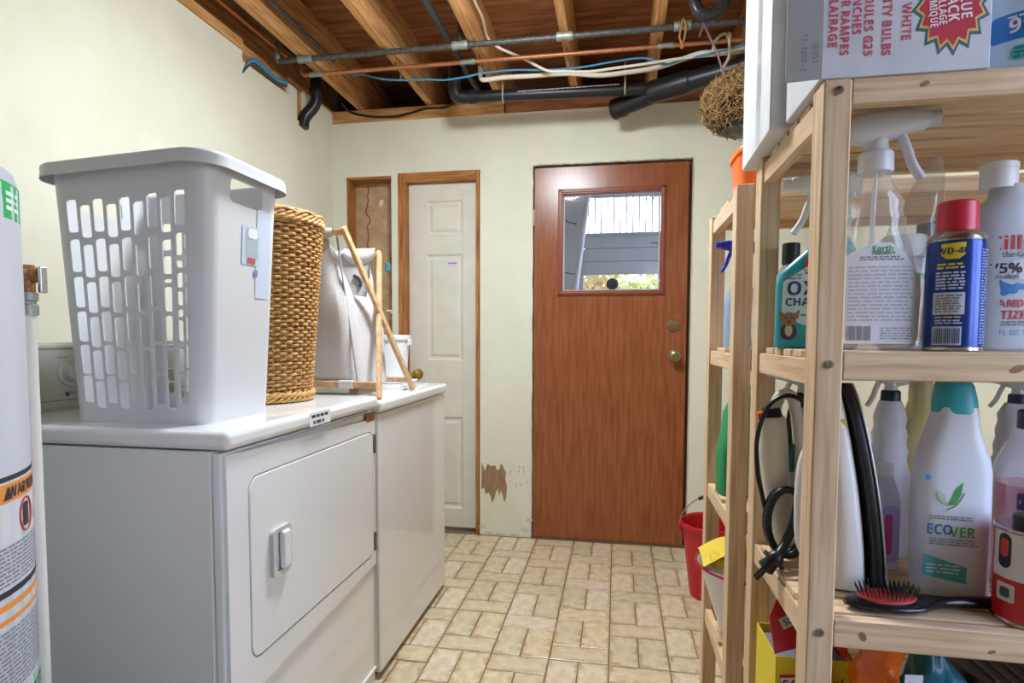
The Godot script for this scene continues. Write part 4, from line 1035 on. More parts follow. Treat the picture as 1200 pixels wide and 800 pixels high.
func bar_code(w: float, h: float, parent: Node3D, t: Transform3D, bend := 0.0, m: Material = null) -> void:
	var rng := RandomNumberGenerator.new(); rng.seed = 3
	var x := -w / 2
	var b := B.new()
	while x < w / 2:
		var l := rng.randf_range(0.0005, 0.0016)
		var c := []
		for q in [Vector2(x, -h / 2), Vector2(x + l, -h / 2), Vector2(x + l, h / 2), Vector2(x, h / 2)]:
			var p := Vector3(q.x, q.y, 0.0)
			if bend > 0.0: p = Vector3(sin(q.x / bend) * bend, q.y, (cos(q.x / bend) - 1) * bend)
			c.append(t * p)
		b.quad(c[0], c[1], c[2], c[3])
		x += l + rng.randf_range(0.0005, 0.0013)
	mk("bar_code", b, m if m else W.ink_grey, parent)


# ------------------------------------------------------------------ top of the unit and its upper shelf
func build_upper_shelf_goods() -> void:
	var top := 1.4185
	# plain white carton
	var a := thing("white_carton", "plain white cardboard carton with clear tape on the shelving top", "carton", Vector3(0.216, top, -1.024), deg_to_rad(-1.5))
	var card := grain(noise_tex(131, 0.02, [[0.0, c8(222, 223, 228)], [1.0, c8(234, 235, 240)]], 256, 3), Vector3(3, 3, 3), 0.6)
	mk("box_body", B.new().span(Vector3(0, 0, -0.110), Vector3(0.30, 0.34, 0.108), 0.003, 2), card, a)
	patch(PackedVector2Array([Vector2(-0.012, 0.0), Vector2(0.022, 0.0), Vector2(0.022, 0.34), Vector2(-0.012, 0.34)]), clear(Color(0.86, 0.88, 0.92), 0.35, 0.12), a, Transform3D(Basis(Vector3.UP, -PI / 2), Vector3(-0.0002, 0, 0.02)), 0.0, "packing_tape", 0.0006)
	for z in [-0.108, 0.106]: mk("edge_fold", B.new().tube([Vector3(0.001, 0.001, z), Vector3(0.001, 0.339, z)], 0.0014, 5), mat(c8(206, 206, 208), 0.7), a)
	# printed light bulb carton
	var b := thing("bulb_carton", "white light bulb carton with red rotated print and a starburst", "carton", Vector3(0.229, top, -0.752))
	var gc := grain(noise_tex(133, 0.02, [[0.0, c8(204, 204, 212)], [1.0, c8(216, 216, 224)]], 256, 3), Vector3(3, 3, 3), 0.6)
	mk("box_body", B.new().span(Vector3(0, 0, -0.142), Vector3(0.176, 0.235, 0.0), 0.002, 2), gc, b)
	var flap := B.new(); flap.tf = at(0.001, 0.0, 0.0, deg_to_rad(-6.0))
	flap.span(Vector3(-0.038, 0.001, -0.003), Vector3(0.0, 0.233, 0.0), 0.001)
	mk("side_flap", flap, mat(c8(176, 177, 178), 0.8), b)
	var red := mat(c8(204, 60, 90), 0.6)
	var lines := [["25 WHITE", 0.0895, 0.0365], ["VANITY BULBS", 0.0690, 0.0210], ["AMPOULES G25", 0.0500, 0.0220], ["BLANCHES", 0.0375, 0.0470], ["POUR RAMPES", 0.0248, 0.0250], ["D'ECLAIRAGE", 0.0122, 0.0345]]
	for q in lines:
		lettering(q[0], 0.0095, red, b, at(q[1], q[2], 0.0006, 0, -PI / 2), 0.0, 1.0, "Droid Sans", true, "lettering", HORIZONTAL_ALIGNMENT_RIGHT)
	var f7 := at(-0.011, 0.0125, 0.0028, deg_to_rad(-6.0), -PI / 2)
	lettering("7B301", 0.0060, mat(c8(70, 110, 140), 0.6), b, f7 * at(-0.005, 0.0035, 0), 0.0, 1.0, "Droid Sans Mono", false, "lettering", HORIZONTAL_ALIGNMENT_RIGHT)
	lettering("12-1200-I", 0.0058, mat(c8(70, 110, 140), 0.6), b, f7 * at(0.003, -0.008, 0), 0.0, 1.0, "Droid Sans Mono", false, "lettering", HORIZONTAL_ALIGNMENT_RIGHT)
	var sc := at(0.1345, 0.0745, 0.0)
	for k in 3:
		var star := PackedVector2Array()
		for j in 32:
			var r: float = [0.0405, 0.0365, 0.0330][k] if j % 2 == 0 else [0.0325, 0.0295, 0.0270][k]
			star.append(Vector2(cos(TAU * j / 32 + 0.1) * r, sin(TAU * j / 32 + 0.1) * r * 1.45))
		patch(star, mat([c8(44, 106, 118), c8(232, 186, 96), c8(194, 36, 60)][k], 0.6), b, sc, 0.0, ["star_edge", "star_border", "star_field"][k], 0.0003 + 0.0003 * k)
	var white := mat(c8(240, 236, 238), 0.6)
	lettering("VALUE", 0.0110, white, b, at(0.1500, 0.0550, 0.0013, 0, -PI / 2 + 0.08), 0.0, 0.95, "Droid Sans", true, "lettering", HORIZONTAL_ALIGNMENT_RIGHT)
	lettering("PACK", 0.0110, white, b, at(0.1372, 0.0530, 0.0013, 0, -PI / 2 + 0.08), 0.0, 0.95, "Droid Sans", true, "lettering", HORIZONTAL_ALIGNMENT_RIGHT)
	lettering("EMBALLAGE", 0.0078, white, b, at(0.1266, 0.0500, 0.0013, 0, -PI / 2 + 0.08), 0.0, 0.85, "Droid Sans", true, "lettering", HORIZONTAL_ALIGNMENT_RIGHT)
	lettering("ECONOMIQUE", 0.0078, white, b, at(0.1176, 0.0480, 0.0013, 0, -PI / 2 + 0.08), 0.0, 0.85, "Droid Sans", true, "lettering", HORIZONTAL_ALIGNMENT_RIGHT)
	# wipes canister
	var w := thing("wipes_canister", "pale blue disinfecting wipes canister beside the bulb carton", "canister", Vector3(0.468, top, -0.815))
	mk("body", B.new().lathe([Vector2(0.052, 0), Vector2(0.054, 0.004), Vector2(0.054, 0.19), Vector2(0.052, 0.194)], 40), mat(c8(196, 224, 240), 0.3), w)
	mk("lid", B.new().lathe([Vector2(0.055, 0.194), Vector2(0.055, 0.215), Vector2(0.048, 0.222)], 40), W.white_plastic, w)
	var wf := Transform3D(Basis(Vector3.UP, -0.35), Vector3(sin(-0.35) * 0.054, 0, cos(-0.35) * 0.054))
	patch(rrect(0.09, 0.030, 0.004), mat(c8(44, 122, 196), 0.4), w, on(wf, 0.054, 0.010, 0.0515, 0), 0.054, "blue_band", 0.0004)
	lettering("99.9%", 0.016, white, w, on(wf, 0.054, 0.012, 0.052, 0.0010), 0.054)
	fine_print(0.05, 0.004, 1, white, w, on(wf, 0.054, 0.005, 0.062, 0.0010), 0.054, 2)
	patch(rrect(0.075, 0.030, 0.010), mat(c8(70, 178, 178), 0.4), w, on(wf, 0.054, 0.018, 0.094, 0), 0.054, "teal_print", 0.0004)
	patch(rrect(0.06, 0.016, 0.006), mat(c8(96, 186, 190), 0.4), w, on(wf, 0.054, 0.014, 0.022, 0), 0.054, "teal_print", 0.0004)
	fine_print(0.05, 0.014, 3, mat(c8(44, 132, 140), 0.5), w, on(wf, 0.054, 0.012, 0.022, 0.0010), 0.054, 5)

	var sy := 1.1025
	# clear spray bottle
	var s := thing("clear_spray_bottle", "clear trigger spray bottle with a large white back label", "spray bottle", Vector3(0.3245, sy, -0.826))
	var glass := clear(Color(0.93, 0.95, 0.96), 0.14, 0.06)
	mk("bottle_body", B.new().bottle([[0.0, 0.040, 0.026, 3.2], [0.004, 0.045, 0.029, 3.2], [0.040, 0.0455, 0.030, 3.0], [0.100, 0.044, 0.029, 2.8], [0.130, 0.040, 0.028, 2.5, -0.002], [0.150, 0.034, 0.025, 2.3, -0.003], [0.162, 0.036, 0.026, 2.2, -0.003], [0.174, 0.031, 0.024, 2.1, -0.003], [0.186, 0.033, 0.025, 2.1, -0.003], [0.200, 0.026, 0.021, 2.0, -0.003], [0.214, 0.017, 0.016, 2.0, -0.003], [0.226, 0.0145, 0.0145, 2.0, -0.003]], 40), glass, s)
	mk("liquid", B.new().bottle([[0.003, 0.040, 0.026, 3.2], [0.006, 0.043, 0.027, 3.2], [0.030, 0.0435, 0.028, 3.0]], 32), clear(Color(0.80, 0.74, 0.60), 0.35, 0.05), s)
	mk("dip_tube", B.new().tube([Vector3(-0.003, 0.24, 0), Vector3(-0.006, 0.12, 0), Vector3(0.004, 0.008, 0)], 0.003, 8), clear(Color(0.9, 0.92, 0.94), 0.5, 0.2), s)
	var lab := PackedVector2Array([Vector2(-0.044, 0.008), Vector2(0.036, 0.008), Vector2(0.041, 0.014), Vector2(0.043, 0.074), Vector2(0.039, 0.092), Vector2(0.022, 0.120), Vector2(0.006, 0.132), Vector2(-0.012, 0.133), Vector2(-0.030, 0.126), Vector2(-0.044, 0.118)])
	patch(lab, mat(c8(226, 228, 236), 0.6), s, on(at(0, 0, 0.0308), 0.16, 0, 0), 0.16, "back_label", 0.0004)
	lettering("Earth", 0.0066, mat(c8(74, 150, 84), 0.6), s, on(at(0, 0, 0.0316), 0.16, -0.004, 0.125), 0.16)
	lettering("FRIENDLY", 0.0040, mat(c8(60, 110, 70), 0.6), s, on(at(0, 0, 0.0316), 0.16, -0.003, 0.1195), 0.16)
	fine_print(0.05, 0.006, 2, W.ink_grey, s, on(at(0, 0, 0.0315), 0.16, -0.004, 0.1135), 0.16, 13)
	fine_print(0.076, 0.070, 15, mat(c8(182, 186, 196), 0.7), s, on(at(0, 0, 0.0316), 0.16, -0.003, 0.070), 0.16, 15, 0.42)
	bar_code(0.027, 0.018, s, on(at(0, 0, 0.0315), 0.16, -0.028, 0.021), 0.16)
	fine_print(0.040, 0.016, 5, mat(c8(150, 154, 164), 0.7), s, on(at(0, 0, 0.0315), 0.16, 0.016, 0.021), 0.16, 17, 0.42)
	var milky := mat(c8(214, 216, 224), 0.35)
	milky.subsurf_scatter_enabled = true; milky.subsurf_scatter_strength = 0.05
	sprayer(s, Vector3(-0.004, 0.224, 0), milky, milky, 0.0, 1.18)
	# jar in a plastic bag
	var j := thing("label_jar", "jar with white contents and a brown label inside a plastic bag", "jar", Vector3(0.392, sy, -0.905))
	mk("jar_body", B.new().lathe([Vector2(0.026, 0), Vector2(0.029, 0.004), Vector2(0.029, 0.115), Vector2(0.024, 0.125)], 28), mat(c8(216, 212, 210), 0.4), j)
	patch(rrect(0.07, 0.085, 0.002), mat(c8(176, 118, 96), 0.6), j, on(at(0, 0, 0.0292), 0.0292, 0.0, 0.055), 0.0292, "brown_label", 0.0004)
	patch(rrect(0.07, 0.008, 0.001), mat(c8(60, 84, 62), 0.6), j, on(at(0, 0, 0.0292), 0.0292, 0.0, 0.099), 0.0292, "green_stripe", 0.0006)
	mk("lid", B.new().lathe([Vector2(0.028, 0.125), Vector2(0.030, 0.128), Vector2(0.030, 0.150), Vector2(0.026, 0.156)], 28), mat(c8(232, 232, 230), 0.5), j)
	var bag := thing("plastic_bag", "crumpled clear plastic bag pulled over the jar, corner pointing up", "bag", Vector3(0.392, sy, -0.905))
	var nz := FastNoiseLite.new(); nz.seed = 5; nz.frequency = 14.0
	var rings := []
	for i in 15:
		var v := i / 14.0
		var ring := PackedVector3Array()
		for k in 36:
			var an := TAU * k / 36
			var r := lerpf(0.034, 0.040, sin(v * 2.6)) * (1.0 if v < 0.6 else lerpf(1.0, 0.30, (v - 0.6) / 0.4))
			var p := Vector3(cos(an) * r, 0.006 + v * 0.235, -sin(an) * r * lerpf(1.0, 0.5, v))
			p.x += 0.030 * v * v
			p += Vector3(cos(an), 0, -sin(an)) * nz.get_noise_3dv(p) * 0.012 * v
			if v > 0.8: p.y += 0.03 * (v - 0.8) * 5.0 * (0.5 + 0.5 * cos(an))
			ring.append(p)
		rings.append(ring)
	mk("film", B.new().loft(rings, false, false), clear(Color(0.80, 0.78, 0.74), 0.22, 0.12), bag)
	# lubricant can
	var c := thing("aerosol_can", "small blue and yellow aerosol can with a red cap", "aerosol can", Vector3(0.4015, sy, -0.796))
	var r := 0.0298
	mk("can_body", B.new().lathe([Vector2(r - 0.003, 0), Vector2(r, 0.003), Vector2(r, 0.128), Vector2(r - 0.003, 0.134), Vector2(0.022, 0.141)], 40), mat(c8(24, 58, 136), 0.22, 0.35), c)
	mk("bottom_rim", B.new().lathe([Vector2(r - 0.001, 0.0), Vector2(r + 0.0008, 0.001), Vector2(r + 0.0008, 0.004), Vector2(r, 0.005)], 40), W.chrome, c)
	mk("shoulder_rim", B.new().lathe([Vector2(r, 0.130), Vector2(r + 0.0006, 0.132), Vector2(r - 0.002, 0.138), Vector2(0.021, 0.143)], 40), W.chrome, c)
	mk("cap", B.new().lathe([Vector2(0.0205, 0.140), Vector2(0.0212, 0.141), Vector2(0.0205, 0.176), Vector2(0.0185, 0.1785)], 32), mat(c8(206, 34, 62), 0.35), c)
	var cf := Transform3D(Basis(Vector3.UP, -0.62), Vector3(sin(-0.62) * r, 0, cos(-0.62) * r))
	var shield := PackedVector2Array([Vector2(-0.012, 0.010), Vector2(0.012, 0.011), Vector2(0.012, -0.003), Vector2(0.006, -0.008), Vector2(-0.006, -0.008), Vector2(-0.012, -0.003)])
	patch(shield, mat(c8(236, 206, 40), 0.35), c, on(cf, r, 0.002, 0.116, 0), r, "yellow_shield", 0.0003)
	lettering("WD-40", 0.0075, mat(c8(24, 46, 110), 0.4), c, on(cf, r, 0.002, 0.1175, 0.0008), r)
	fine_print(0.028, 0.008, 2, mat(c8(226, 200, 60), 0.5), c, on(cf, r, 0.0, 0.100, 0.0006), r, 3)
	fine_print(0.030, 0.022, 6, mat(c8(196, 204, 224), 0.5), c, on(cf, r, 0.0, 0.083, 0.0006), r, 4)
	patch(rrect(0.032, 0.026, 0.001), mat(c8(206, 210, 220), 0.5), c, on(cf, r, -0.001, 0.056, 0), r, "warning_panel", 0.0003)
	fine_print(0.028, 0.022, 7, W.ink_grey, c, on(cf, r, -0.001, 0.056, 0.0007), r, 6)
	fine_print(0.028, 0.003, 1, mat(c8(226, 200, 60), 0.5), c, on(cf, r, 0.0, 0.040, 0.0006), r, 7)
	fine_print(0.028, 0.006, 2, mat(c8(196, 204, 224), 0.5), c, on(cf, r, 0.0, 0.0345, 0.0006), r, 8)
	patch(rrect(0.030, 0.022, 0.001), mat(c8(200, 206, 220), 0.5), c, on(cf, r, -0.002, 0.018, 0), r, "code_panel", 0.0003)
	bar_code(0.026, 0.018, c, on(cf, r, -0.002, 0.018, 0.0007), r, mat(c8(60, 84, 140), 0.5))
	var cr := Transform3D(Basis(Vector3.UP, 0.75), Vector3(sin(0.75) * r, 0, cos(0.75) * r))
	fine_print(0.016, 0.112, 34, mat(c8(120, 146, 200), 0.5), c, on(cr, r, 0.0, 0.064, 0.0006), r, 9)
	# hand gel bottle
	var h := thing("hand_gel_bottle", "large clear hand gel bottle with a white cap and red lettering", "bottle", Vector3(0.492, sy, -0.862))
	mk("bottle_body", B.new().bottle([[0.0, 0.048, 0.032, 2.6], [0.004, 0.052, 0.035, 2.6], [0.140, 0.0525, 0.035, 2.5], [0.165, 0.048, 0.033, 2.3], [0.184, 0.036, 0.028, 2.1], [0.196, 0.022, 0.021, 2.0], [0.210, 0.0185, 0.0185, 2.0]], 44), mat_gel(), h)
	mk("cap", B.new().lathe([Vector2(0.0195, 0.206), Vector2(0.0198, 0.208), Vector2(0.0198, 0.230), Vector2(0.0205, 0.2305), Vector2(0.0205, 0.237), Vector2(0.0185, 0.239)], 32, Vector3(-0.012, 0, 0)), W.white_plastic, h)
	var hb := 0.09
	var rd := mat(c8(206, 66, 62), 0.5)
	lettering("Kills", 0.0165, rd, h, on(at(0, 0, 0.0362), hb, -0.014, 0.133), hb, 1.0, "Droid Sans", true)
	lettering("99.9% of the Germs", 0.0068, W.ink_grey, h, on(at(0, 0, 0.0362), hb, -0.020, 0.119), hb, 0.9)
	patch(rrect(0.050, 0.024, 0.011), mat(c8(206, 210, 216), 0.4), h, on(at(0, 0, 0.0355), hb, 0.008, 0.100), hb, "oval_field", 0.0004)
	lettering("75%", 0.0125, W.ink_dark, h, on(at(0, 0, 0.0364), hb, -0.018, 0.102), hb)
	lettering("alcohol", 0.0055, W.ink_grey, h, on(at(0, 0, 0.0364), hb, -0.018, 0.092), hb)
	var blue := mat(c8(56, 128, 190), 0.5)
	for q in [[-0.016, 0.076, 0.012, 0.007], [-0.004, 0.079, 0.011, 0.004], [-0.024, 0.081, 0.007, 0.007], [0.006, 0.078, 0.006, 0.003]]:
		var drop := PackedVector2Array()
		for k in 14: drop.append(Vector2(q[0] + cos(TAU * k / 14) * q[2], q[1] + sin(TAU * k / 14) * q[3] * (1.0 + 0.3 * sin(k * 2.1))))
		patch(drop, blue, h, on(at(0, 0, 0.0358), hb, 0, 0), hb, "blue_splash", 0.0004)
	lettering("HAND", 0.0095, rd, h, on(at(0, 0, 0.0362), hb, -0.016, 0.0585), hb)
	lettering("SANITIZER", 0.0105, rd, h, on(at(0, 0, 0.0362), hb, -0.020, 0.0445), hb)
	fine_print(0.055, 0.007, 2, W.ink_grey, h, on(at(0, 0, 0.0362), hb, -0.018, 0.034), hb, 5)
	lettering("50.7 FL OZ 1.5L", 0.0062, blue, h, on(at(0, 0, 0.0362), hb, -0.012, 0.0225), hb, 1.0, "Droid Sans", false)
	# pet stain remover
	var p := thing("stain_remover_bottle", "teal pet stain remover spray bottle with a dog picture", "spray bottle", Vector3(0.286, sy, -0.925), -0.24)
	var teal := mat(c8(34, 158, 170), 0.35)
	mk("bottle_body", outline_body([[0.0, -0.050, 0.050, 0.9], [0.004, -0.055, 0.054], [0.090, -0.055, 0.055], [0.108, -0.053, 0.055], [0.130, -0.030, 0.052, 0.9], [0.150, -0.008, 0.044, 0.75], [0.165, 0.004, 0.036, 0.55], [0.180, 0.006, 0.034, 0.5]], 0.028), teal, p)
	var pf := at(0, 0, 0.0275)
	patch(PackedVector2Array([Vector2(-0.047, 0.012), Vector2(0.048, 0.012), Vector2(0.048, 0.120), Vector2(-0.010, 0.120), Vector2(-0.030, 0.106), Vector2(-0.045, 0.096)]), mat(c8(196, 226, 226), 0.4), p, pf, 0.0, "front_label", 0.0008)
	patch(PackedVector2Array([Vector2(-0.047, 0.012), Vector2(0.048, 0.012), Vector2(0.048, 0.034), Vector2(0.010, 0.028), Vector2(-0.018, 0.034), Vector2(-0.047, 0.046)]), mat(c8(40, 160, 174), 0.4), p, pf, 0.0, "teal_sweep", 0.0012)
	patch(rrect(0.046, 0.022, 0.003), mat(c8(196, 44, 52), 0.4), p, pf * at(0.006, 0.117, 0), 0.0, "red_plate", 0.0014)
	lettering("SIMPLE", 0.0072, white, p, pf * at(0.006, 0.1215, 0.0020), 0.0, 0.9)
	lettering("SOLUTION", 0.0072, white, p, pf * at(0.006, 0.1125, 0.0020), 0.0, 0.9)
	fine_print(0.022, 0.009, 2, W.ink_grey, p, pf * at(-0.030, 0.103, 0.0014), 0.0, 3, 0.5)
	var navy := mat(c8(26, 62, 116), 0.4)
	lettering("OXY", 0.0200, navy, p, pf * at(-0.041, 0.086, 0.0016), 0.0, 1.05, "Droid Sans", true, "lettering", HORIZONTAL_ALIGNMENT_LEFT)
	lettering("CHARGE", 0.0115, navy, p, pf * at(-0.042, 0.0665, 0.0016), 0.0, 1.0, "Droid Sans", true, "lettering", HORIZONTAL_ALIGNMENT_LEFT)
	fine_print(0.03, 0.005, 1, W.ink_grey, p, pf * at(-0.006, 0.048, 0.0016), 0.0, 4, 0.5)
	dog_picture(p, pf * at(-0.036, 0.034, 0.0016))
	sprayer(p, Vector3(0.020, 0.178, 0), mat(c8(222, 222, 218), 0.4), teal, PI, 1.15)
	# two bottles behind
	var q1 := thing("black_cap_bottle", "clear bottle of pinkish toner with a black cap behind the teal bottle", "bottle", Vector3(0.276, sy, -1.022))
	mk("bottle_body", B.new().bottle([[0.0, 0.018, 0.013, 3.0], [0.003, 0.020, 0.015, 3.0], [0.118, 0.020, 0.015, 3.0], [0.130, 0.014, 0.012, 2.2], [0.134, 0.011, 0.011, 2.0]], 28), clear(Color(0.86, 0.68, 0.56), 0.45, 0.08), q1)
	mk("cap", B.new().lathe([Vector2(0.0135, 0.134), Vector2(0.0135, 0.166), Vector2(0.0125, 0.168)], 24), W.black_plastic, q1)
	var q2 := thing("dark_flask", "dark bottle with a black cap behind the red-capped can", "bottle", Vector3(0.462, sy, -0.985))
	mk("bottle_body", B.new().bottle([[0.0, 0.026, 0.022, 2.4], [0.004, 0.028, 0.024, 2.4], [0.130, 0.028, 0.024, 2.4], [0.152, 0.016, 0.015, 2.0]], 28), mat(c8(44, 40, 40), 0.3), q2)
	mk("cap", B.new().lathe([Vector2(0.0185, 0.152), Vector2(0.0185, 0.185), Vector2(0.0165, 0.187)], 24), W.black_plastic, q2)


func mat_gel() -> StandardMaterial3D:
	var m := mat(c8(196, 202, 208), 0.18)
	m.subsurf_scatter_enabled = true; m.subsurf_scatter_strength = 0.1
	return m


# small printed dog: ears, face, chest
func dog_picture(parent: Node3D, t: Transform3D) -> void:
	var fur := mat(c8(150, 112, 84), 0.6)
	var dark := mat(c8(70, 62, 60), 0.6)
	var oval := func(c: Vector2, rx: float, ry: float) -> PackedVector2Array:
		var o := PackedVector2Array()
		for k in 16: o.append(c + Vector2(cos(TAU * k / 16) * rx, sin(TAU * k / 16) * ry))
		return o
	patch(oval.call(Vector2(0, -0.010), 0.011, 0.012), dark, parent, t, 0.0, "dog_print", 0.0002)
	patch(oval.call(Vector2(0, -0.008), 0.005, 0.009), mat(c8(206, 190, 172), 0.6), parent, t, 0.0, "dog_print", 0.0004)
	patch(oval.call(Vector2(0, 0.008), 0.010, 0.010), fur, parent, t, 0.0, "dog_print", 0.0006)
	for s in [-1, 1]:
		patch(PackedVector2Array([Vector2(s * 0.004, 0.014), Vector2(s * 0.014, 0.022), Vector2(s * 0.012, 0.008)]), fur, parent, t, 0.0, "dog_print", 0.0005)
		patch(oval.call(Vector2(s * 0.004, 0.010), 0.0014, 0.0014), dark, parent, t, 0.0, "dog_print", 0.0009)
	patch(oval.call(Vector2(0, 0.004), 0.0022, 0.0018), dark, parent, t, 0.0, "dog_print", 0.0009)


# ------------------------------------------------------------------ middle and low shelves
func build_lower_shelf_goods() -> void:
	var sy := 0.7755
	# toilet cleaner
	var e := thing("toilet_cleaner_bottle", "tall white cleaner bottle with a teal cap and a green leaf", "bottle", Vector3(0.4425, sy, -0.868), -0.10)
	mk("bottle_body", outline_body([[0.0, -0.036, 0.040, 0.9], [0.005, -0.040, 0.044], [0.090, -0.0415, 0.044], [0.165, -0.041, 0.043], [0.185, -0.038, 0.040], [0.205, -0.032, 0.033, 0.95], [0.225, -0.026, 0.028, 0.9], [0.240, -0.022, 0.026, 0.85], [0.252, -0.020, 0.024, 0.8]], 0.029), mat(c8(226, 230, 240), 0.3), e)
	mk("cap", B.new().bottle([[0.244, 0.0250, 0.025, 2.2, 0.002], [0.246, 0.0258, 0.0255, 2.2, 0.002], [0.262, 0.0245, 0.0245, 2.2, 0.001], [0.280, 0.0215, 0.0215, 2.2, 0.0], [0.284, 0.0190, 0.019, 2.2, 0.0]], 32), mat(c8(58, 178, 196), 0.4), e)
	var ef := at(0, 0, 0.0292)
	var leaf := mat(c8(76, 160, 76), 0.5)
	patch(PackedVector2Array([Vector2(-0.012, 0.124), Vector2(-0.004, 0.126), Vector2(0.002, 0.140), Vector2(0.004, 0.156), Vector2(-0.004, 0.146), Vector2(-0.008, 0.134)]), leaf, e, ef * at(0.000, 0, 0), 0.0, "leaf_print", 0.0006)
	patch(PackedVector2Array([Vector2(-0.012, 0.122), Vector2(-0.022, 0.132), Vector2(-0.026, 0.146), Vector2(-0.016, 0.138)]), mat(c8(170, 206, 176), 0.5), e, ef, 0.0, "leaf_print", 0.0006)
	mk("stem_print", B.new().tube(smooth_path([Vector3(-0.014, 0.118, 0.0298), Vector3(-0.002, 0.126, 0.0298), Vector3(0.006, 0.142, 0.0298)], 4), 0.0006, 4), leaf, e)
	fine_print(0.05, 0.006, 2, mat(c8(120, 150, 140), 0.6), e, ef * at(-0.008, 0.108, 0.0006), 0.0, 4, 0.5)
	lettering("ECO", 0.0135, mat(c8(40, 120, 176), 0.5), e, ef * at(-0.0205, 0.092, 0.0007), 0.0, 0.85)
	lettering("VER", 0.0135, mat(c8(92, 172, 96), 0.5), e, ef * at(0.0055, 0.090, 0.0007), 0.0, 0.85)
	fine_print(0.056, 0.010, 3, mat(c8(140, 150, 176), 0.6), e, ef * at(-0.004, 0.076, 0.0006), 0.0, 7, 0.5)
	patch(PackedVector2Array([Vector2(-0.038, 0.030), Vector2(0.012, 0.022), Vector2(0.012, 0.044), Vector2(-0.038, 0.058)]), mat(c8(84, 178, 190), 0.5), e, ef, 0.0, "teal_band", 0.0004)
	fine_print(0.040, 0.014, 3, mat(c8(206, 232, 236), 0.6), e, ef * at(-0.014, 0.040, 0.0008), 0.0, 8, 0.45)
	patch(rrect(0.007, 0.007, 0.003), mat(c8(70, 140, 190), 0.5), e, ef * at(-0.036, 0.160, 0), 0.0, "round_mark", 0.0006)
	# steam iron standing on its heel, soleplate towards the wall side
	var ir := thing("steam_iron", "white steam iron with a black edge standing upright on its heel", "iron", Vector3(0.283, sy, -0.875), 0.0)
	var shell := mat(c8(226, 224, 218), 0.35)
	var sole := func(v: float) -> float: return lerpf(0.056, 0.020, pow(v, 1.5))       # x of the soleplate at height v
	var half := func(v: float) -> float: return 0.042 * pow(maxf(0.0, 1.0 - pow(v, 2.4)), 0.62) + 0.003
	for part in 3:
		var rings := []
		var seq := []
		for i in 19:
			var v := i / 18.0
			var ring := PackedVector3Array()
			var x1: float = sole.call(v) + [0.0, 0.014, 0.018][part]
			var x0: float = x1 - [0.050 - 0.020 * v, 0.014, 0.004][part]
			var hz: float = half.call(v) * [0.94, 1.0, 0.96][part]
			for k in 24:
				var an := TAU * (k + 0.5) / 24
				var pw: float = 0.75 if part == 0 else 0.35
				ring.append(Vector3((x0 + x1) / 2 + (x1 - x0) / 2 * signf(cos(an)) * pow(absf(cos(an)), pw), 0.004 + v * 0.276, -hz * signf(sin(an)) * pow(absf(sin(an)), pw)))
			rings.append(ring)
		mk(["shell", "skirt", "soleplate"][part], B.new().loft(rings), [shell, W.black_plastic, mat(c8(170, 174, 180), 0.3, 0.8)][part], ir)
	mk("handle", B.new().tube(smooth_path([Vector3(0.012, 0.03, 0), Vector3(-0.016, 0.045, 0), Vector3(-0.022, 0.10, 0), Vector3(-0.018, 0.17, 0), Vector3(0.002, 0.205, 0)], 6), 0.011, 12), shell, ir)
	mk("heel", B.new().rbox(Vector3(0.026, 0.0045, 0), Vector3(0.080, 0.009, 0.07), 0.004, 2), shell, ir)
	patch(rrect(0.020, 0.022, 0.004), mat(c8(214, 186, 110), 0.5), ir, at(0.014, 0.222, 0.0245), 0.0, "gold_sticker", 0.0)
	patch(rrect(0.012, 0.006, 0.002), mat(c8(60, 120, 190), 0.5), ir, at(0.012, 0.207, 0.0275), 0.0, "blue_sticker", 0.0)
	# cream hand steamer with its coiled cord
	var st := thing("hand_steamer", "cream hand-held steamer with an orange button leaning by the post", "steamer", Vector3(0.258, sy, -0.978))
	var cream := mat(c8(222, 212, 192), 0.4)
	mk("grip_body", B.new().tube([Vector3(-0.018, 0.222, 0.010), Vector3(-0.0175, 0.216, 0.010), Vector3(-0.012, 0.160, 0.006), Vector3(-0.004, 0.100, 0.002), Vector3(0.004, 0.040, 0), Vector3(0.006, 0.010, 0), Vector3(0.006, 0.004, 0)], [0.014, 0.020, 0.022, 0.021, 0.016, 0.014, 0.010], 20), cream, st)
	mk("guard", B.new().tube(smooth_path([Vector3(-0.010, 0.205, -0.004), Vector3(-0.006, 0.246, -0.004), Vector3(0.014, 0.250, -0.004), Vector3(0.024, 0.205, -0.004), Vector3(0.026, 0.150, -0.004), Vector3(0.014, 0.085, -0.004)], 6), 0.009, 12), cream, st)
	mk("neck_ring", B.new().tube([Vector3(-0.0186, 0.219, 0.010), Vector3(-0.0195, 0.233, 0.010)], [0.017, 0.013], 16), W.black_plastic, st)
	mk("button", B.new().tube([Vector3(-0.030, 0.222, 0.016), Vector3(-0.042, 0.220, 0.018)], 0.0065, 12), mat(c8(234, 110, 40), 0.4), st)
	mk("inset", B.new().rbox(Vector3(0.012, 0.155, 0.012), Vector3(0.008, 0.045, 0.012), 0.003, 2), mat(c8(36, 90, 70), 0.4), st)
	var cd := thing("power_cord", "black power cord coiled round the cream steamer, plug over the shelf edge", "cord", Vector3(0.258, sy, -0.978))
	# one slack loop hangs in front, to the aisle side
	var loopy := smooth_path([Vector3(0.034, 0.215, 0.026), Vector3(0.022, 0.245, 0.030), Vector3(-0.004, 0.254, 0.032), Vector3(-0.030, 0.235, 0.032), Vector3(-0.043, 0.190, 0.031), Vector3(-0.042, 0.140, 0.030), Vector3(-0.034, 0.100, 0.030), Vector3(-0.027, 0.070, 0.031)], 6)
	mk("coil", B.new().tube(loopy, 0.0036, 8), W.black_plastic, cd)
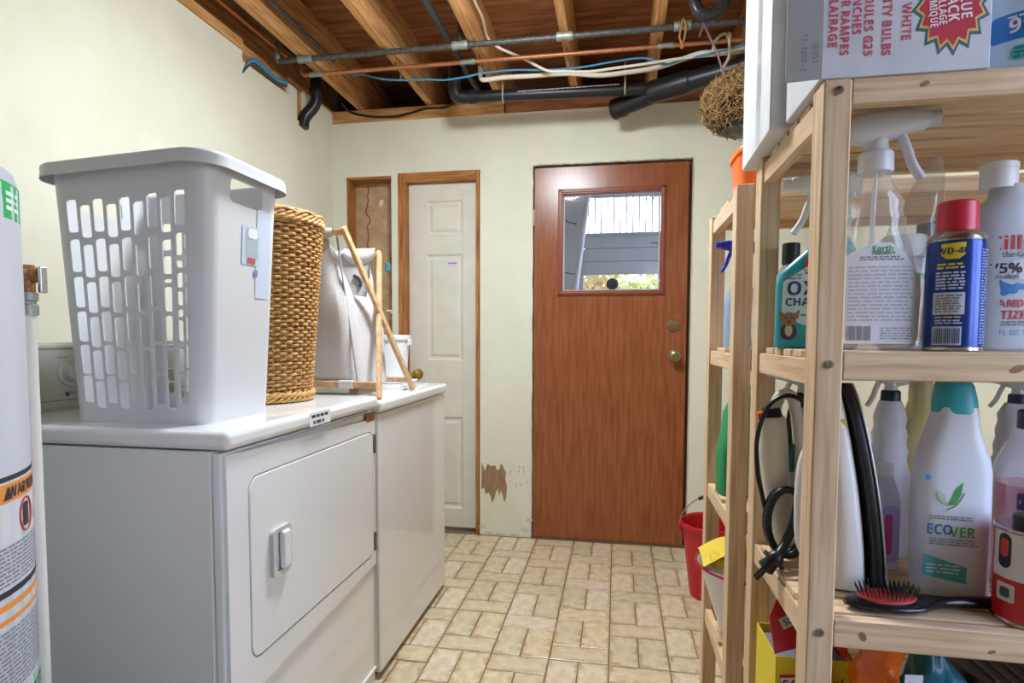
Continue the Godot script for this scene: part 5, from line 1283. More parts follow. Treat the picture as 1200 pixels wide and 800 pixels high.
	for n in 3:    # the rest is wound up behind the grip
		var wound := []
		for k in 41:
			var a := k / 40.0 * TAU
			wound.append(Vector3(0.030 + 0.004 * n + 0.018 * cos(a), 0.180 + (0.072 - 0.004 * n) * sin(a), -0.016 + 0.005 * n))
		mk("coil", B.new().tube(wound, 0.0038, 8), W.black_plastic, cd)
	var loop2 := []
	for k in 41:
		var a := k / 40.0 * TAU * 1.7 + 2.0
		loop2.append(Vector3(0.000 + 0.028 * cos(a), 0.062 + 0.050 * sin(a), 0.030 + 0.0005 * k))
	mk("coil", B.new().tube(loop2, 0.0058, 8), W.black_plastic, cd)
	mk("lead", B.new().tube(smooth_path([Vector3(0.018, 0.16, 0.046), Vector3(0.010, 0.08, 0.052), Vector3(-0.006, 0.040, 0.064), Vector3(-0.022, 0.022, 0.080)], 6), 0.0066, 10), W.black_plastic, cd)
	mk("plug_body", B.new().tube([Vector3(-0.018, 0.026, 0.080), Vector3(-0.022, 0.022, 0.080), Vector3(-0.028, 0.014, 0.080), Vector3(-0.029, 0.0135, 0.080), Vector3(-0.038, 0.003, 0.080), Vector3(-0.040, 0.001, 0.080)], [0.006, 0.011, 0.013, 0.010, 0.013, 0.009], 14), W.black_plastic, cd)
	mk("plug_flange", B.new().tube([Vector3(-0.0255, 0.0175, 0.080), Vector3(-0.0285, 0.0140, 0.080)], 0.0175, 18), W.black_plastic, cd)
	for s in [-0.005, 0.005]: mk("prong", B.new().tube([Vector3(-0.038, 0.003, 0.080 + s), Vector3(-0.052, -0.013, 0.080 + s)], 0.0030, 6), W.black_plastic, cd)
	# white spray bottle with dark trigger, air freshener, and others behind
	var f := thing("ribbed_spray_bottle", "white ribbed spray bottle with a dark blue trigger behind the iron", "spray bottle", Vector3(0.422, sy, -1.000))
	var rows := [[0.0, 0.026, 0.020, 2.6], [0.004, 0.030, 0.023, 2.6], [0.130, 0.030, 0.023, 2.6]]
	for k in 8: rows.append([0.140 + k * 0.013, 0.0265 - 0.0008 * k + (0.0016 if k % 2 == 0 else -0.0016), 0.022 - 0.0004 * k, 2.2])
	rows.append([0.245, 0.015, 0.015, 2.0])
	mk("bottle_body", B.new().bottle(rows, 36), mat(c8(224, 226, 234), 0.35), f)
	sprayer(f, Vector3(0, 0.243, 0), W.white_plastic, mat(c8(26, 34, 70), 0.4), PI + 0.2, 0.80)
	var g := thing("fabric_freshener", "white bottle with a pink and violet label beside the iron", "bottle", Vector3(0.398, sy, -0.950))
	mk("bottle_body", B.new().bottle([[0.0, 0.016, 0.020, 2.6], [0.004, 0.019, 0.023, 2.6], [0.100, 0.019, 0.023, 2.6], [0.130, 0.012, 0.014, 2.2], [0.140, 0.009, 0.009, 2.0]], 32), mat(c8(216, 212, 232), 0.35), g)
	patch(rrect(0.024, 0.085, 0.010), mat(c8(188, 176, 226), 0.4), g, on(at(0, 0, 0.0232), 0.05, 0, 0.055), 0.05, "violet_label", 0.0004)
	patch(rrect(0.010, 0.060, 0.005), mat(c8(214, 80, 150), 0.4), g, on(at(0, 0, 0.0236), 0.05, -0.003, 0.055), 0.05, "pink_label", 0.0006)
	mk("cap", B.new().lathe([Vector2(0.011, 0.138), Vector2(0.011, 0.155), Vector2(0.009, 0.157)], 20), W.white_plastic, g)
	var y := thing("yellow_bottle", "pale yellow bottle top showing behind the teal-capped cleaner", "bottle", Vector3(0.478, sy, -1.030))
	mk("bottle_body", B.new().bottle([[0.0, 0.032, 0.020, 2.6], [0.004, 0.035, 0.023, 2.6], [0.180, 0.035, 0.023, 2.6], [0.230, 0.020, 0.018, 2.0], [0.250, 0.014, 0.014, 2.0]], 32), mat(c8(212, 202, 140), 0.4), y)
	mk("cap", B.new().lathe([Vector2(0.017, 0.248), Vector2(0.016, 0.275), Vector2(0.014, 0.278)], 20), mat(c8(216, 208, 156), 0.4), y)
	var b2 := thing("blue_collar_bottle", "white spray bottle with a navy collar behind the amber bottle", "spray bottle", Vector3(0.588, sy, -0.985))
	var rows2 := [[0.0, 0.028, 0.020, 2.6], [0.004, 0.032, 0.023, 2.6], [0.150, 0.032, 0.023, 2.6]]
	for k in 7: rows2.append([0.158 + k * 0.012, 0.0285 - 0.001 * k + (0.0016 if k % 2 == 0 else -0.0016), 0.022 - 0.0004 * k, 2.2])
	rows2.append([0.246, 0.015, 0.015, 2.0])
	mk("bottle_body", B.new().bottle(rows2, 36), mat(c8(216, 220, 232), 0.35), b2)
	patch(PackedVector2Array([Vector2(-0.032, 0.11), Vector2(-0.010, 0.13), Vector2(0.030, 0.10), Vector2(0.030, 0.085), Vector2(-0.032, 0.090)]), mat(c8(40, 52, 110), 0.5), b2, on(at(0, 0, 0.0232), 0.06, 0, 0), 0.06, "navy_swoosh", 0.0004)
	patch(rrect(0.056, 0.060, 0.004), mat(c8(226, 190, 186), 0.5), b2, on(at(0, 0, 0.0232), 0.06, 0, 0.048), 0.06, "pink_field", 0.0004)
	sprayer(b2, Vector3(0, 0.244, 0), clear(Color(0.84, 0.88, 0.96), 0.7, 0.2), mat(c8(34, 40, 92), 0.4), PI - 0.6, 0.70)
	var am := thing("amber_liquid_bottle", "clear round-shouldered bottle of amber-red liquid behind the red tin", "bottle", Vector3(0.548, sy, -0.885))
	mk("bottle_body", B.new().lathe([Vector2(0.038, 0), Vector2(0.041, 0.004), Vector2(0.041, 0.150), Vector2(0.038, 0.175), Vector2(0.028, 0.200), Vector2(0.016, 0.214), Vector2(0.015, 0.225)], 40), clear(Color(0.88, 0.86, 0.90), 0.22, 0.05), am)
	mk("liquid", B.new().lathe([Vector2(0.036, 0.003), Vector2(0.038, 0.006), Vector2(0.038, 0.148)], 36), clear(Color(0.80, 0.26, 0.12), 0.55, 0.05), am)
	patch(rrect(0.070, 0.022, 0.002), mat(c8(56, 44, 92), 0.5), am, on(at(0, 0, 0.0412), 0.0412, 0.0, 0.130), 0.0412, "violet_label", 0.0004)
	fine_print(0.045, 0.010, 1, W.white_plastic, am, on(at(0, 0, 0.0420), 0.0412, -0.010, 0.130), 0.0412, 6)
	mk("cap", B.new().lathe([Vector2(0.017, 0.222), Vector2(0.017, 0.245), Vector2(0.015, 0.247)], 24), mat(c8(80, 70, 110), 0.4), am)
	# red and white tin
	var t := thing("polish_tin", "red tin with a white paper label standing at the shelf edge", "tin", Vector3(0.499, sy - 0.0005, -0.794))
	var tr := 0.0375
	mk("tin_body", B.new().lathe([Vector2(tr - 0.002, 0), Vector2(tr, 0.002), Vector2(tr, 0.112), Vector2(tr - 0.002, 0.114)], 44), mat(c8(196, 32, 40), 0.3), t)
	for q in [0.001, 0.112]: mk("seam_rim", B.new().lathe([Vector2(tr, q), Vector2(tr + 0.0014, q + 0.0008), Vector2(tr + 0.0014, q + 0.003), Vector2(tr, q + 0.004)], 44), W.chrome, t)
	var tt := Transform3D(Basis(Vector3.UP, -0.35), Vector3(sin(-0.35) * tr, 0, cos(-0.35) * tr))
	patch(rrect(0.100, 0.056, 0.002), mat(c8(222, 220, 216), 0.6), t, on(tt, tr, -0.004, 0.083, 0), tr, "paper_label", 0.0003)
	fine_print(0.038, 0.044, 11, mat(c8(130, 130, 136), 0.7), t, on(tt, tr, 0.004, 0.082, 0.0008), tr, 21, 0.45)
	patch(rrect(0.016, 0.042, 0.008), W.ink_dark, t, on(tt, tr, -0.036, 0.088, 0), tr, "dark_emblem", 0.0006)
	patch(rrect(0.010, 0.022, 0.004), mat(c8(206, 60, 66), 0.5), t, on(tt, tr, -0.036, 0.092, 0), tr, "emblem_centre", 0.0009)
	patch(rrect(0.022, 0.022, 0.003), mat(c8(206, 200, 190), 0.5), t, on(tt, tr, -0.034, 0.038, 0), tr, "pale_panel", 0.0003)
	patch(rrect(0.012, 0.012, 0.003), mat(c8(70, 70, 76), 0.5), t, on(tt, tr, -0.034, 0.038, 0), tr, "small_mark", 0.0006)
	for q in [0.052, 0.010]: patch(rrect(0.11, 0.0015, 0.0005, 2), mat(c8(226, 170, 150), 0.5), t, tt * at(0.01, q, 0), tr, "pin_stripe", 0.0003)
	mk("tin_cap", B.new().lathe([Vector2(0.016, 0.114), Vector2(0.016, 0.128), Vector2(0.014, 0.130)], 24, Vector3(-0.006, 0, 0)), mat(c8(60, 50, 46), 0.4), t)
	# hairbrush
	var hb := thing("hairbrush", "black cushion hairbrush with a red pad lying bristles up", "hairbrush", Vector3(0.380, sy, -0.803), deg_to_rad(9.0))
	var prof := []
	for i in 15:
		var v := i / 14.0
		var w: float = [0.004, 0.016, 0.023, 0.027, 0.028, 0.027, 0.023, 0.015, 0.008, 0.0065, 0.007, 0.0085, 0.0095, 0.0085, 0.003][i]
		prof.append([lerpf(-0.092, 0.112, v), w * 1.06])
	var rings2 := []
	for q in prof:
		var ring := PackedVector3Array()
		for k in 20:
			var an := TAU * k / 20
			ring.append(Vector3(q[0], 0.0085 + sin(an) * minf(q[1], 0.0075), -cos(an) * q[1]))
		rings2.append(ring)
	mk("handle_back", B.new().loft(rings2), mat(c8(20, 20, 24), 0.2), hb)
	mk("cushion", B.new().lathe([Vector2(0.024, 0.012), Vector2(0.023, 0.0165), Vector2(0.016, 0.0195), Vector2(0.0, 0.021)], 32, Vector3(-0.040, 0, 0), 1.55, 0.90), mat(c8(176, 52, 46), 0.55), hb)
	var bris := B.new()
	var tips := B.new()
	for ix in range(-7, 8):
		for iz in range(-4, 5):
			var dx := ix * 0.0046 + (0.0023 if iz % 2 else 0.0)
			var dz := iz * 0.0046
			if pow(dx / 0.034, 2) + pow(dz / 0.0195, 2) > 1.0: continue
			var up := Vector3(dx * 0.25, 0.0135, dz * 0.25)
			bris.tube([Vector3(-0.040 + dx, 0.016, dz), Vector3(-0.040 + dx, 0.016, dz) + up], 0.0006, 4)
	mk("bristles", bris, mat(c8(16, 16, 18), 0.4), hb).set_meta("kind", "stuff")
	# grey-white bottles by the far post
	var k1 := thing("grey_spray_bottle", "grey-white spray bottle with a green neck behind the steamer", "spray bottle", Vector3(0.306, sy, -1.030))
	mk("bottle_body", B.new().bottle([[0.0, 0.030, 0.020, 2.6], [0.004, 0.033, 0.023, 2.6], [0.150, 0.033, 0.023, 2.6], [0.200, 0.024, 0.020, 2.2], [0.232, 0.014, 0.014, 2.0]], 32), mat(c8(196, 200, 204), 0.4), k1)
	patch(rrect(0.05, 0.08, 0.004), mat(c8(64, 150, 84), 0.5), k1, on(at(0, 0, 0.0232), 0.06, 0, 0.12), 0.06, "green_label", 0.0004)
	sprayer(k1, Vector3(0, 0.230, 0), mat(c8(214, 216, 220), 0.4), mat(c8(190, 194, 198), 0.4), PI, 0.98)

	# lowest shelf in view
	var ly := 0.4505
	var box := thing("soap_pad_box", "yellow soap pad box with its red lid flap standing open", "box", Vector3(0.287, ly, -0.935), 0.03)
	var yel := mat(c8(232, 206, 38), 0.55)
	var bb := B.new()
	for q in [[Vector3(-0.055, 0, -0.052), Vector3(0.055, 0.002, 0.052)], [Vector3(-0.055, 0, 0.050), Vector3(0.055, 0.204, 0.052)], [Vector3(-0.055, 0, -0.052), Vector3(0.055, 0.204, -0.050)], [Vector3(-0.055, 0, -0.052), Vector3(-0.053, 0.204, 0.052)], [Vector3(0.053, 0, -0.052), Vector3(0.055, 0.204, 0.052)]]:
		bb.span(q[0], q[1], 0.0008)
	mk("box_body", bb, yel, box)
	mk("contents", B.new().rbox(Vector3(0, 0.185, 0), Vector3(0.10, 0.02, 0.09), 0.008, 2), mat(c8(120, 124, 130), 0.9), box)
	var rf := mat(c8(206, 40, 48), 0.5)
	var fl := B.new(); fl.tf = Transform3D(Basis(Vector3.UP, 0.25) * Basis(Vector3.RIGHT, -0.35), Vector3(-0.020, 0.204, 0.036))
	fl.prism(PackedVector2Array([Vector2(-0.036, 0.0), Vector2(0.022, 0.010), Vector2(0.026, 0.046), Vector2(0.006, 0.078), Vector2(-0.014, 0.086), Vector2(-0.036, 0.050)]), -0.001, 0.001)
	mk("lid_flap", fl, rf, box)
	var fla := fl.tf * at(-0.006, 0.044, 0.0014, 0, 0.35)
	patch(rrect(0.030, 0.016, 0.001), mat(c8(226, 226, 232), 0.5), box, fla, 0.0, "flap_panel", 0.0)
	lettering("SOS", 0.0090, mat(c8(40, 60, 150), 0.5), box, fla * at(0, 0, 0.0005), 0.0, 0.9)
	mk("side_flap", B.new().rbox(Vector3(0.044, 0.222, 0.0), Vector3(0.0015, 0.045, 0.09), 0.0006), rf, box)
	var bf := at(-0.040, 0.162, 0.0523, 0, 0.10)
	patch(PackedVector2Array([Vector2(-0.008, -0.016), Vector2(0.036, -0.016), Vector2(0.036, 0.016), Vector2(-0.008, 0.016)]), rf, box, bf, 0.0, "red_frame", 0.0003)
	patch(PackedVector2Array([Vector2(-0.007, -0.0115), Vector2(0.036, -0.0115), Vector2(0.036, 0.0115), Vector2(-0.007, 0.0115)]), mat(c8(234, 234, 240), 0.5), box, bf, 0.0, "white_field", 0.0006)
	lettering("SOS", 0.0165, mat(c8(36, 60, 150), 0.5), box, bf * at(0.0125, 0, 0.0010), 0.0, 0.88)
	fine_print(0.07, 0.022, 4, mat(c8(120, 104, 20), 0.6), box, at(0.0, 0.108, 0.0526), 0.0, 31, 0.45)
	crumpled("orange_bag", "crumpled shiny orange plastic bag on the low shelf", Vector3(0.352, ly, -0.828), Vector3(0.034, 0.275, 0.045), c8(232, 108, 24), 41)
	crumpled("teal_bag", "crumpled teal plastic bag next to the orange one", Vector3(0.428, ly, -0.865), Vector3(0.040, 0.265, 0.045), c8(28, 116, 140), 43)
	var tg := thing("bag_tag", "small white paper tag stuck to the orange bag", "tag", Vector3(0.368, ly + 0.235, -0.780), 0.1)
	mk("tag_sheet", B.new().rbox(Vector3(0, 0, 0), Vector3(0.022, 0.030, 0.001), 0.0004), mat(c8(220, 216, 224), 0.7), tg)
	mk("tag_print", B.new().rbox(Vector3(0, 0.004, 0.0006), Vector3(0.014, 0.002, 0.0004), 0.0001), W.ink_grey, tg)
	var sb := thing("black_scrub_brush", "black bristled scrub brush beside the orange bag", "brush", Vector3(0.287, ly, -0.818))
	mk("block", B.new().rbox(Vector3(0, 0.08, 0), Vector3(0.040, 0.16, 0.05), 0.012, 3), W.black_plastic, sb)
	var bz := B.new()
	var rng := RandomNumberGenerator.new(); rng.seed = 3
	for k in 420:
		var p := Vector3(rng.randf_range(-0.020, 0.020), 0.158, rng.randf_range(-0.025, 0.025))
		bz.tube([p, p + Vector3(rng.randf_range(-0.006, 0.006), rng.randf_range(0.022, 0.044), rng.randf_range(-0.004, 0.008))], 0.0008, 4)
	mk("bristles", bz, mat(c8(26, 28, 36), 0.35), sb).set_meta("kind", "stuff")
	var tb := thing("brown_tub", "dark brown plastic tub with a ribbed lid on the low shelf", "tub", Vector3(0.552, ly, -0.90))
	mk("tub_body", B.new().bottle([[0.0, 0.070, 0.060, 4.0], [0.004, 0.074, 0.064, 4.0], [0.200, 0.078, 0.068, 4.0]], 40), mat(c8(58, 44, 36), 0.5), tb)
	mk("tub_lid", B.new().bottle([[0.198, 0.080, 0.070, 4.0], [0.202, 0.081, 0.071, 4.0], [0.216, 0.080, 0.070, 4.0]], 40), mat(c8(74, 58, 48), 0.5), tb)
	for k in 7: mk("lid_rib", B.new().rbox(Vector3(-0.054 + k * 0.018, 0.2165, 0), Vector3(0.005, 0.004, 0.11), 0.0015), mat(c8(96, 94, 104), 0.5), tb)


func crumpled(called: String, label: String, p: Vector3, size: Vector3, col: Color, noise_seed: int) -> void:
	var o := thing(called, label, "bag", p)
	var nz := FastNoiseLite.new(); nz.seed = noise_seed; nz.frequency = 17.0; nz.fractal_octaves = 3
	var rings := []
	for i in 25:
		var v := i / 24.0
		var ring := PackedVector3Array()
		for k in 48:
			var an := TAU * k / 48
			var r := 1.0 - 0.75 * pow(v, 5.0)
			var q := Vector3(cos(an) * size.x * r, v * size.y, -sin(an) * size.z * r)
			var n := nz.get_noise_3d(q.x, q.y, q.z)
			q += Vector3(cos(an), 0.3, -sin(an)) * n * 0.018 * (0.2 + v)
			q.y = maxf(q.y, 0.0)
			ring.append(q)
		rings.append(ring)
	mk("bag_body", B.new().loft(rings), mat(col, 0.28), o)
	mk("twist", B.new().tube([Vector3(0, size.y * 0.98, 0), Vector3(0.004, size.y + 0.012, 0), Vector3(0.012, size.y + 0.02, 0.004)], [0.010, 0.006, 0.012], 7), mat(col, 0.28), o)


# ------------------------------------------------------------------ the unit near the door, and the bucket
func build_far_shelf_goods() -> void:
	var b := thing("blue_spray_bottle", "translucent light blue spray bottle with a dark blue trigger", "spray bottle", Vector3(0.272, 1.0955, -1.385))
	mk("bottle_body", B.new().bottle([[0.0, 0.034, 0.026, 2.6], [0.004, 0.037, 0.029, 2.6], [0.100, 0.036, 0.028, 2.6], [0.140, 0.022, 0.020, 2.2], [0.165, 0.017, 0.017, 2.0], [0.180, 0.014, 0.014, 2.0]], 36), clear(Color(0.62, 0.76, 0.92), 0.55, 0.10), b)
	var dk := mat(c8(30, 52, 180), 0.35)
	sprayer(b, Vector3(0, 0.178, 0), dk, dk, PI, 0.95)
	var g := thing("green_detergent_bottle", "green detergent bottle with a yellow round label", "bottle", Vector3(0.282, 0.7585, -1.405), 0.25)
	mk("bottle_body", outline_body([[0.0, -0.046, 0.046, 0.9], [0.005, -0.050, 0.050], [0.090, -0.052, 0.050], [0.120, -0.047, 0.050], [0.150, -0.040, 0.050], [0.190, -0.036, 0.046], [0.215, -0.022, 0.030, 0.8], [0.228, -0.016, 0.018, 0.7]], 0.034), mat(c8(20, 140, 84), 0.3), g)
	mk("cap", B.new().lathe([Vector2(0.019, 0.226), Vector2(0.019, 0.252), Vector2(0.017, 0.254)], 24), mat(c8(24, 124, 76), 0.35), g)
	patch(rrect(0.046, 0.060, 0.022), mat(c8(226, 214, 80), 0.5), g, at(-0.022, 0.056, 0.0342), 0.0, "yellow_label", 0.0006)
	patch(rrect(0.028, 0.036, 0.013), mat(c8(60, 120, 70), 0.5), g, at(-0.022, 0.056, 0.0346), 0.0, "label_centre", 0.0006)
	# enamel basin with a yellow cloth
	var e := thing("enamel_basin", "white enamel basin with a red rim on the low shelf", "basin", Vector3(0.312, 0.4305, -1.405))
	mk("basin_wall", B.new().lathe([Vector2(0.060, 0.0), Vector2(0.066, 0.004), Vector2(0.112, 0.150), Vector2(0.120, 0.162), Vector2(0.117, 0.166), Vector2(0.108, 0.154), Vector2(0.060, 0.010), Vector2(0.0, 0.008)], 48), mat(c8(226, 224, 218), 0.3), e)
	var rim := []
	for k in 65: rim.append(Vector3(cos(TAU * k / 64) * 0.121, 0.163, -sin(TAU * k / 64) * 0.121))
	mk("red_rim", B.new().tube(rim, 0.0040, 8, false), mat(c8(150, 30, 34), 0.35), e)
	var y := thing("yellow_cloth", "folded yellow cleaning cloth lying over the basin rim", "cloth", Vector3(0.312, 0.4305, -1.405))
	var rows := []
	for i in 13:
		var v := i / 12.0
		var row := PackedVector3Array()
		for k in 13:
			var u := k / 12.0
			var x := lerpf(-0.112, 0.02, v)
			row.append(Vector3(x, 0.186 + 0.022 * sin(v * 2.9) + 0.006 * sin(u * 6.0 + v * 3.0) - 0.02 * (1 - v) * 0.6, lerpf(-0.055, 0.060, u)))
		rows.append(row)
	mk("cloth_sheet", B.new().loft(rows, false, false, false), mat(c8(226, 196, 70), 0.9), y)
	mk("cloth_fold", B.new().rbox(Vector3(-0.04, 0.176, 0.0), Vector3(0.11, 0.026, 0.11), 0.012, 3), mat(c8(216, 186, 62), 0.9), y)
	# orange tub on top of the unit
	var o := thing("orange_storage_tub", "bright orange plastic tub on top of the bare pine unit", "tub", Vector3(0.335, 1.4205, -1.39))
	mk("tub_body", B.new().bottle([[0.0, 0.074, 0.060, 5.0], [0.003, 0.078, 0.064, 5.0], [0.095, 0.084, 0.070, 5.0]], 40), mat(c8(232, 104, 24), 0.4), o)
	mk("tub_rim", B.new().bottle([[0.092, 0.087, 0.073, 5.0], [0.094, 0.088, 0.074, 5.0], [0.104, 0.088, 0.074, 5.0], [0.106, 0.085, 0.071, 5.0]], 40), mat(c8(236, 118, 36), 0.4), o)
	# broom with a red handle between the units
	var br := thing("red_broom", "broom with a red handle standing behind the bare pine unit", "broom", Vector3(0.345, 0, -1.72), 0.0)
	mk("handle", B.new().tube([Vector3(0.30, 0.16, 0), Vector3(0.0, 1.14, 0)], 0.0115, 12), mat(c8(186, 44, 44), 0.4), br)
	mk("head", B.new().rbox(Vector3(0.30, 0.14, 0), Vector3(0.24, 0.05, 0.045), 0.012, 3), mat(c8(160, 36, 38), 0.5), br)
	var bs := B.new()
	for k in 60:
		for s in 3: bs.tube([Vector3(0.188 + k * 0.0038, 0.118, -0.014 + s * 0.014), Vector3(0.182 + k * 0.004, 0.0, -0.02 + s * 0.02)], 0.0012, 4)
	mk("bristles", bs, mat(c8(60, 60, 64), 0.8), br).set_meta("kind", "stuff")
	# red bucket on the floor by the door
	var bk := thing("red_bucket", "red plastic bucket with a wire handle on the floor by the door", "bucket", Vector3(0.418, 0.001, -2.60))
	var red := mat(c8(186, 22, 34), 0.35)
	mk("pail_wall", B.new().lathe([Vector2(0.085, 0.0), Vector2(0.092, 0.004), Vector2(0.128, 0.298), Vector2(0.138, 0.302), Vector2(0.139, 0.322), Vector2(0.134, 0.326), Vector2(0.126, 0.316), Vector2(0.088, 0.010), Vector2(0.0, 0.008)], 52), red, bk)
	var arc := []
	for k in 33:
		var a := PI * k / 32
		arc.append(Vector3(-cos(a) * 0.140, 0.300 + sin(a) * 0.145, 0.03 * sin(a)))
	mk("bail", B.new().tube(arc, 0.0028, 8), W.chrome, bk)
	mk("grip", B.new().tube(arc.slice(11, 22), 0.0075, 10), W.black_plastic, bk)
	for s in [-1, 1]: mk("ear", B.new().rbox(Vector3(s * 0.137, 0.298, 0), Vector3(0.014, 0.036, 0.034), 0.005, 2), red, bk)

# ------------------------------------------------------------------ mesh helpers
class B:
	var v := PackedVector3Array()
	var n := PackedVector3Array()
	var t := PackedVector2Array()
	var ix := PackedInt32Array()
	var tf := Transform3D.IDENTITY

	func pt(p: Vector3, nn: Vector3, uv: Vector2) -> int:
		v.append(tf * p); n.append((tf.basis * nn).normalized()); t.append(uv)
		return v.size() - 1

	func tri_i(a: int, b: int, c: int) -> void:  # counter-clockwise from outside
		ix.append(a); ix.append(c); ix.append(b)

	func quad(a: Vector3, b: Vector3, c: Vector3, d: Vector3, u0 := Vector2.ZERO, u1 := Vector2.ONE) -> void:
		var nn := (b - a).cross(d - a)
		if nn.length() < 1e-12: nn = (c - b).cross(d - c)
		nn = nn.normalized()
		var i := pt(a, nn, Vector2(u0.x, u1.y)); pt(b, nn, u1); pt(c, nn, Vector2(u1.x, u0.y)); pt(d, nn, u0)
		tri_i(i, i + 1, i + 2); tri_i(i, i + 2, i + 3)

	func tri(a: Vector3, b: Vector3, c: Vector3) -> void:
		var nn := (b - a).cross(c - a).normalized()
		var i := pt(a, nn, Vector2.ZERO); pt(b, nn, Vector2.RIGHT); pt(c, nn, Vector2.ONE)
		tri_i(i, i + 1, i + 2)

	# rounded box, exact normals
	func rbox(c: Vector3, s: Vector3, r := 0.003, seg := 1) -> B:
		r = minf(r, minf(s.x, minf(s.y, s.z)) * 0.499)
		var h := s * 0.5 - Vector3(r, r, r)
		var m := 4 * (seg + 1)
		var sx := [1, -1, -1, 1]
		var sz := [-1, -1, 1, 1]
		var start := v.size()
		var rows := 0
		for hh in [-1, 1]:
			for i in seg + 1:
				var ph := deg_to_rad((-90.0 if hh < 0 else 0.0) + 90.0 * i / seg)
				rows += 1
				for k in 4:
					for j in seg + 1:
						var th := deg_to_rad(90.0 * k + 90.0 * j / seg)
						var nn := Vector3(cos(ph) * cos(th), sin(ph), -cos(ph) * sin(th))
						var p := c + Vector3(sx[k] * h.x, hh * h.y, sz[k] * h.z) + nn * r
						pt(p, nn, Vector2(p.x + p.z, p.y))
		for i in rows - 1:
			for j in m:
				var a := start + i * m + j
				var b := start + i * m + (j + 1) % m
				tri_i(a, b, b + m); tri_i(a, b + m, a + m)
		for j in range(1, m - 1):
			tri_i(start, start + j + 1, start + j)
			var q := start + (rows - 1) * m
			tri_i(q, q + j, q + j + 1)
		return self

	func span(a: Vector3, b: Vector3, r := 0.003, seg := 1) -> B:  # rounded box between two corners
		return rbox((a + b) * 0.5, (b - a).abs(), r, seg)

	func loft(rings: Array, cap0 := true, cap1 := true, closed := true) -> B:
		var m: int = rings[0].size()
		var cols := m + 1 if closed else m
		var start := v.size()
		var pos := PackedVector3Array()
		var nor := PackedVector3Array()
		for i in rings.size():
			for j in cols:
				pos.append(rings[i][j % m]); nor.append(Vector3.ZERO)
		for i in rings.size() - 1:
			for j in cols - 1:
				var a := i * cols + j
				var b := a + 1
				var c := b + cols
				var d := a + cols
				var nn := (pos[c] - pos[a]).cross(pos[d] - pos[b])
				nor[a] += nn; nor[b] += nn; nor[c] += nn; nor[d] += nn
		for i in rings.size():
			if closed:
				var q := nor[i * cols] + nor[i * cols + m]
				nor[i * cols] = q; nor[i * cols + m] = q
			for j in cols:
				var nn := nor[i * cols + j]
				pt(pos[i * cols + j], nn.normalized() if nn.length() > 1e-14 else Vector3.UP, Vector2(float(j) / (cols - 1), float(i) / maxi(1, rings.size() - 1)))
		for i in rings.size() - 1:
			for j in cols - 1:
				var a := start + i * cols + j
				if pos[i * cols + j].distance_squared_to(pos[(i + 1) * cols + j]) + pos[i * cols + j + 1].distance_squared_to(pos[(i + 1) * cols + j + 1]) < 1e-14: continue
				tri_i(a, a + 1, a + 1 + cols); tri_i(a, a + 1 + cols, a + cols)
		if closed:
			for e in 2:
				if (e == 0 and not cap0) or (e == 1 and not cap1): continue
				var ring: PackedVector3Array = rings[0] if e == 0 else rings[-1]
				var cc := Vector3.ZERO
				for p in ring: cc += p
				cc /= m
				var nn := Vector3.ZERO
				for j in m: nn += (ring[j] - cc).cross(ring[(j + 1) % m] - cc)
				nn = nn.normalized() * (1.0 if e == 1 else -1.0)
				var q := pt(cc, nn, Vector2(0.5, 0.5))
				for j in m: pt(ring[j], nn, Vector2(0.5, 0.5))
				for j in m:
					if e == 1: tri_i(q, q + 1 + j, q + 1 + (j + 1) % m)
					else: tri_i(q, q + 1 + (j + 1) % m, q + 1 + j)
		return self

	static func circle(r: float, y: float, seg: int, sx := 1.0, sz := 1.0, c := Vector3.ZERO) -> PackedVector3Array:
		var o := PackedVector3Array()
		for j in seg:
			var a := TAU * j / seg
			o.append(c + Vector3(r * sx * cos(a), y, -r * sz * sin(a)))
		return o

	static func super_ring(rx: float, rz: float, y: float, p := 4.0, seg := 32, c := Vector3.ZERO) -> PackedVector3Array:
		var o := PackedVector3Array()
		for j in seg:
			var a := TAU * (j + 0.5) / seg
			var ca := cos(a)
			var sa := sin(a)
			o.append(c + Vector3(rx * signf(ca) * pow(absf(ca), 2.0 / p), y, -rz * signf(sa) * pow(absf(sa), 2.0 / p)))
		return o

	# profile of Vector2(radius, height); sharp corners are split
	func lathe(prof: Array, seg := 24, c := Vector3.ZERO, sx := 1.0, sz := 1.0, cap0 := true, cap1 := true) -> B:
		var pr := []
		for i in prof.size():
			pr.append(prof[i])
			if i > 0 and i < prof.size() - 1:
				var d0: Vector2 = (prof[i] - prof[i - 1]).normalized()
				var d1: Vector2 = (prof[i + 1] - prof[i]).normalized()
				if d0.dot(d1) < 0.8: pr.append(prof[i])
		var rings := []
		for q in pr: rings.append(circle(maxf(q.x, 0.00005), q.y, seg, sx, sz, c))
		return loft(rings, cap0, cap1)

	# rows of [y, rx, rz, power, cx, cz]
	func bottle(rows: Array, seg := 32, c := Vector3.ZERO, cap0 := true, cap1 := true) -> B:
		var rings := []
		for q in rows:
			rings.append(super_ring(q[1], q[2], q[0], q[3] if q.size() > 3 else 2.0, seg, c + Vector3(q[4] if q.size() > 4 else 0.0, 0, q[5] if q.size() > 5 else 0.0)))
		return loft(rings, cap0, cap1)

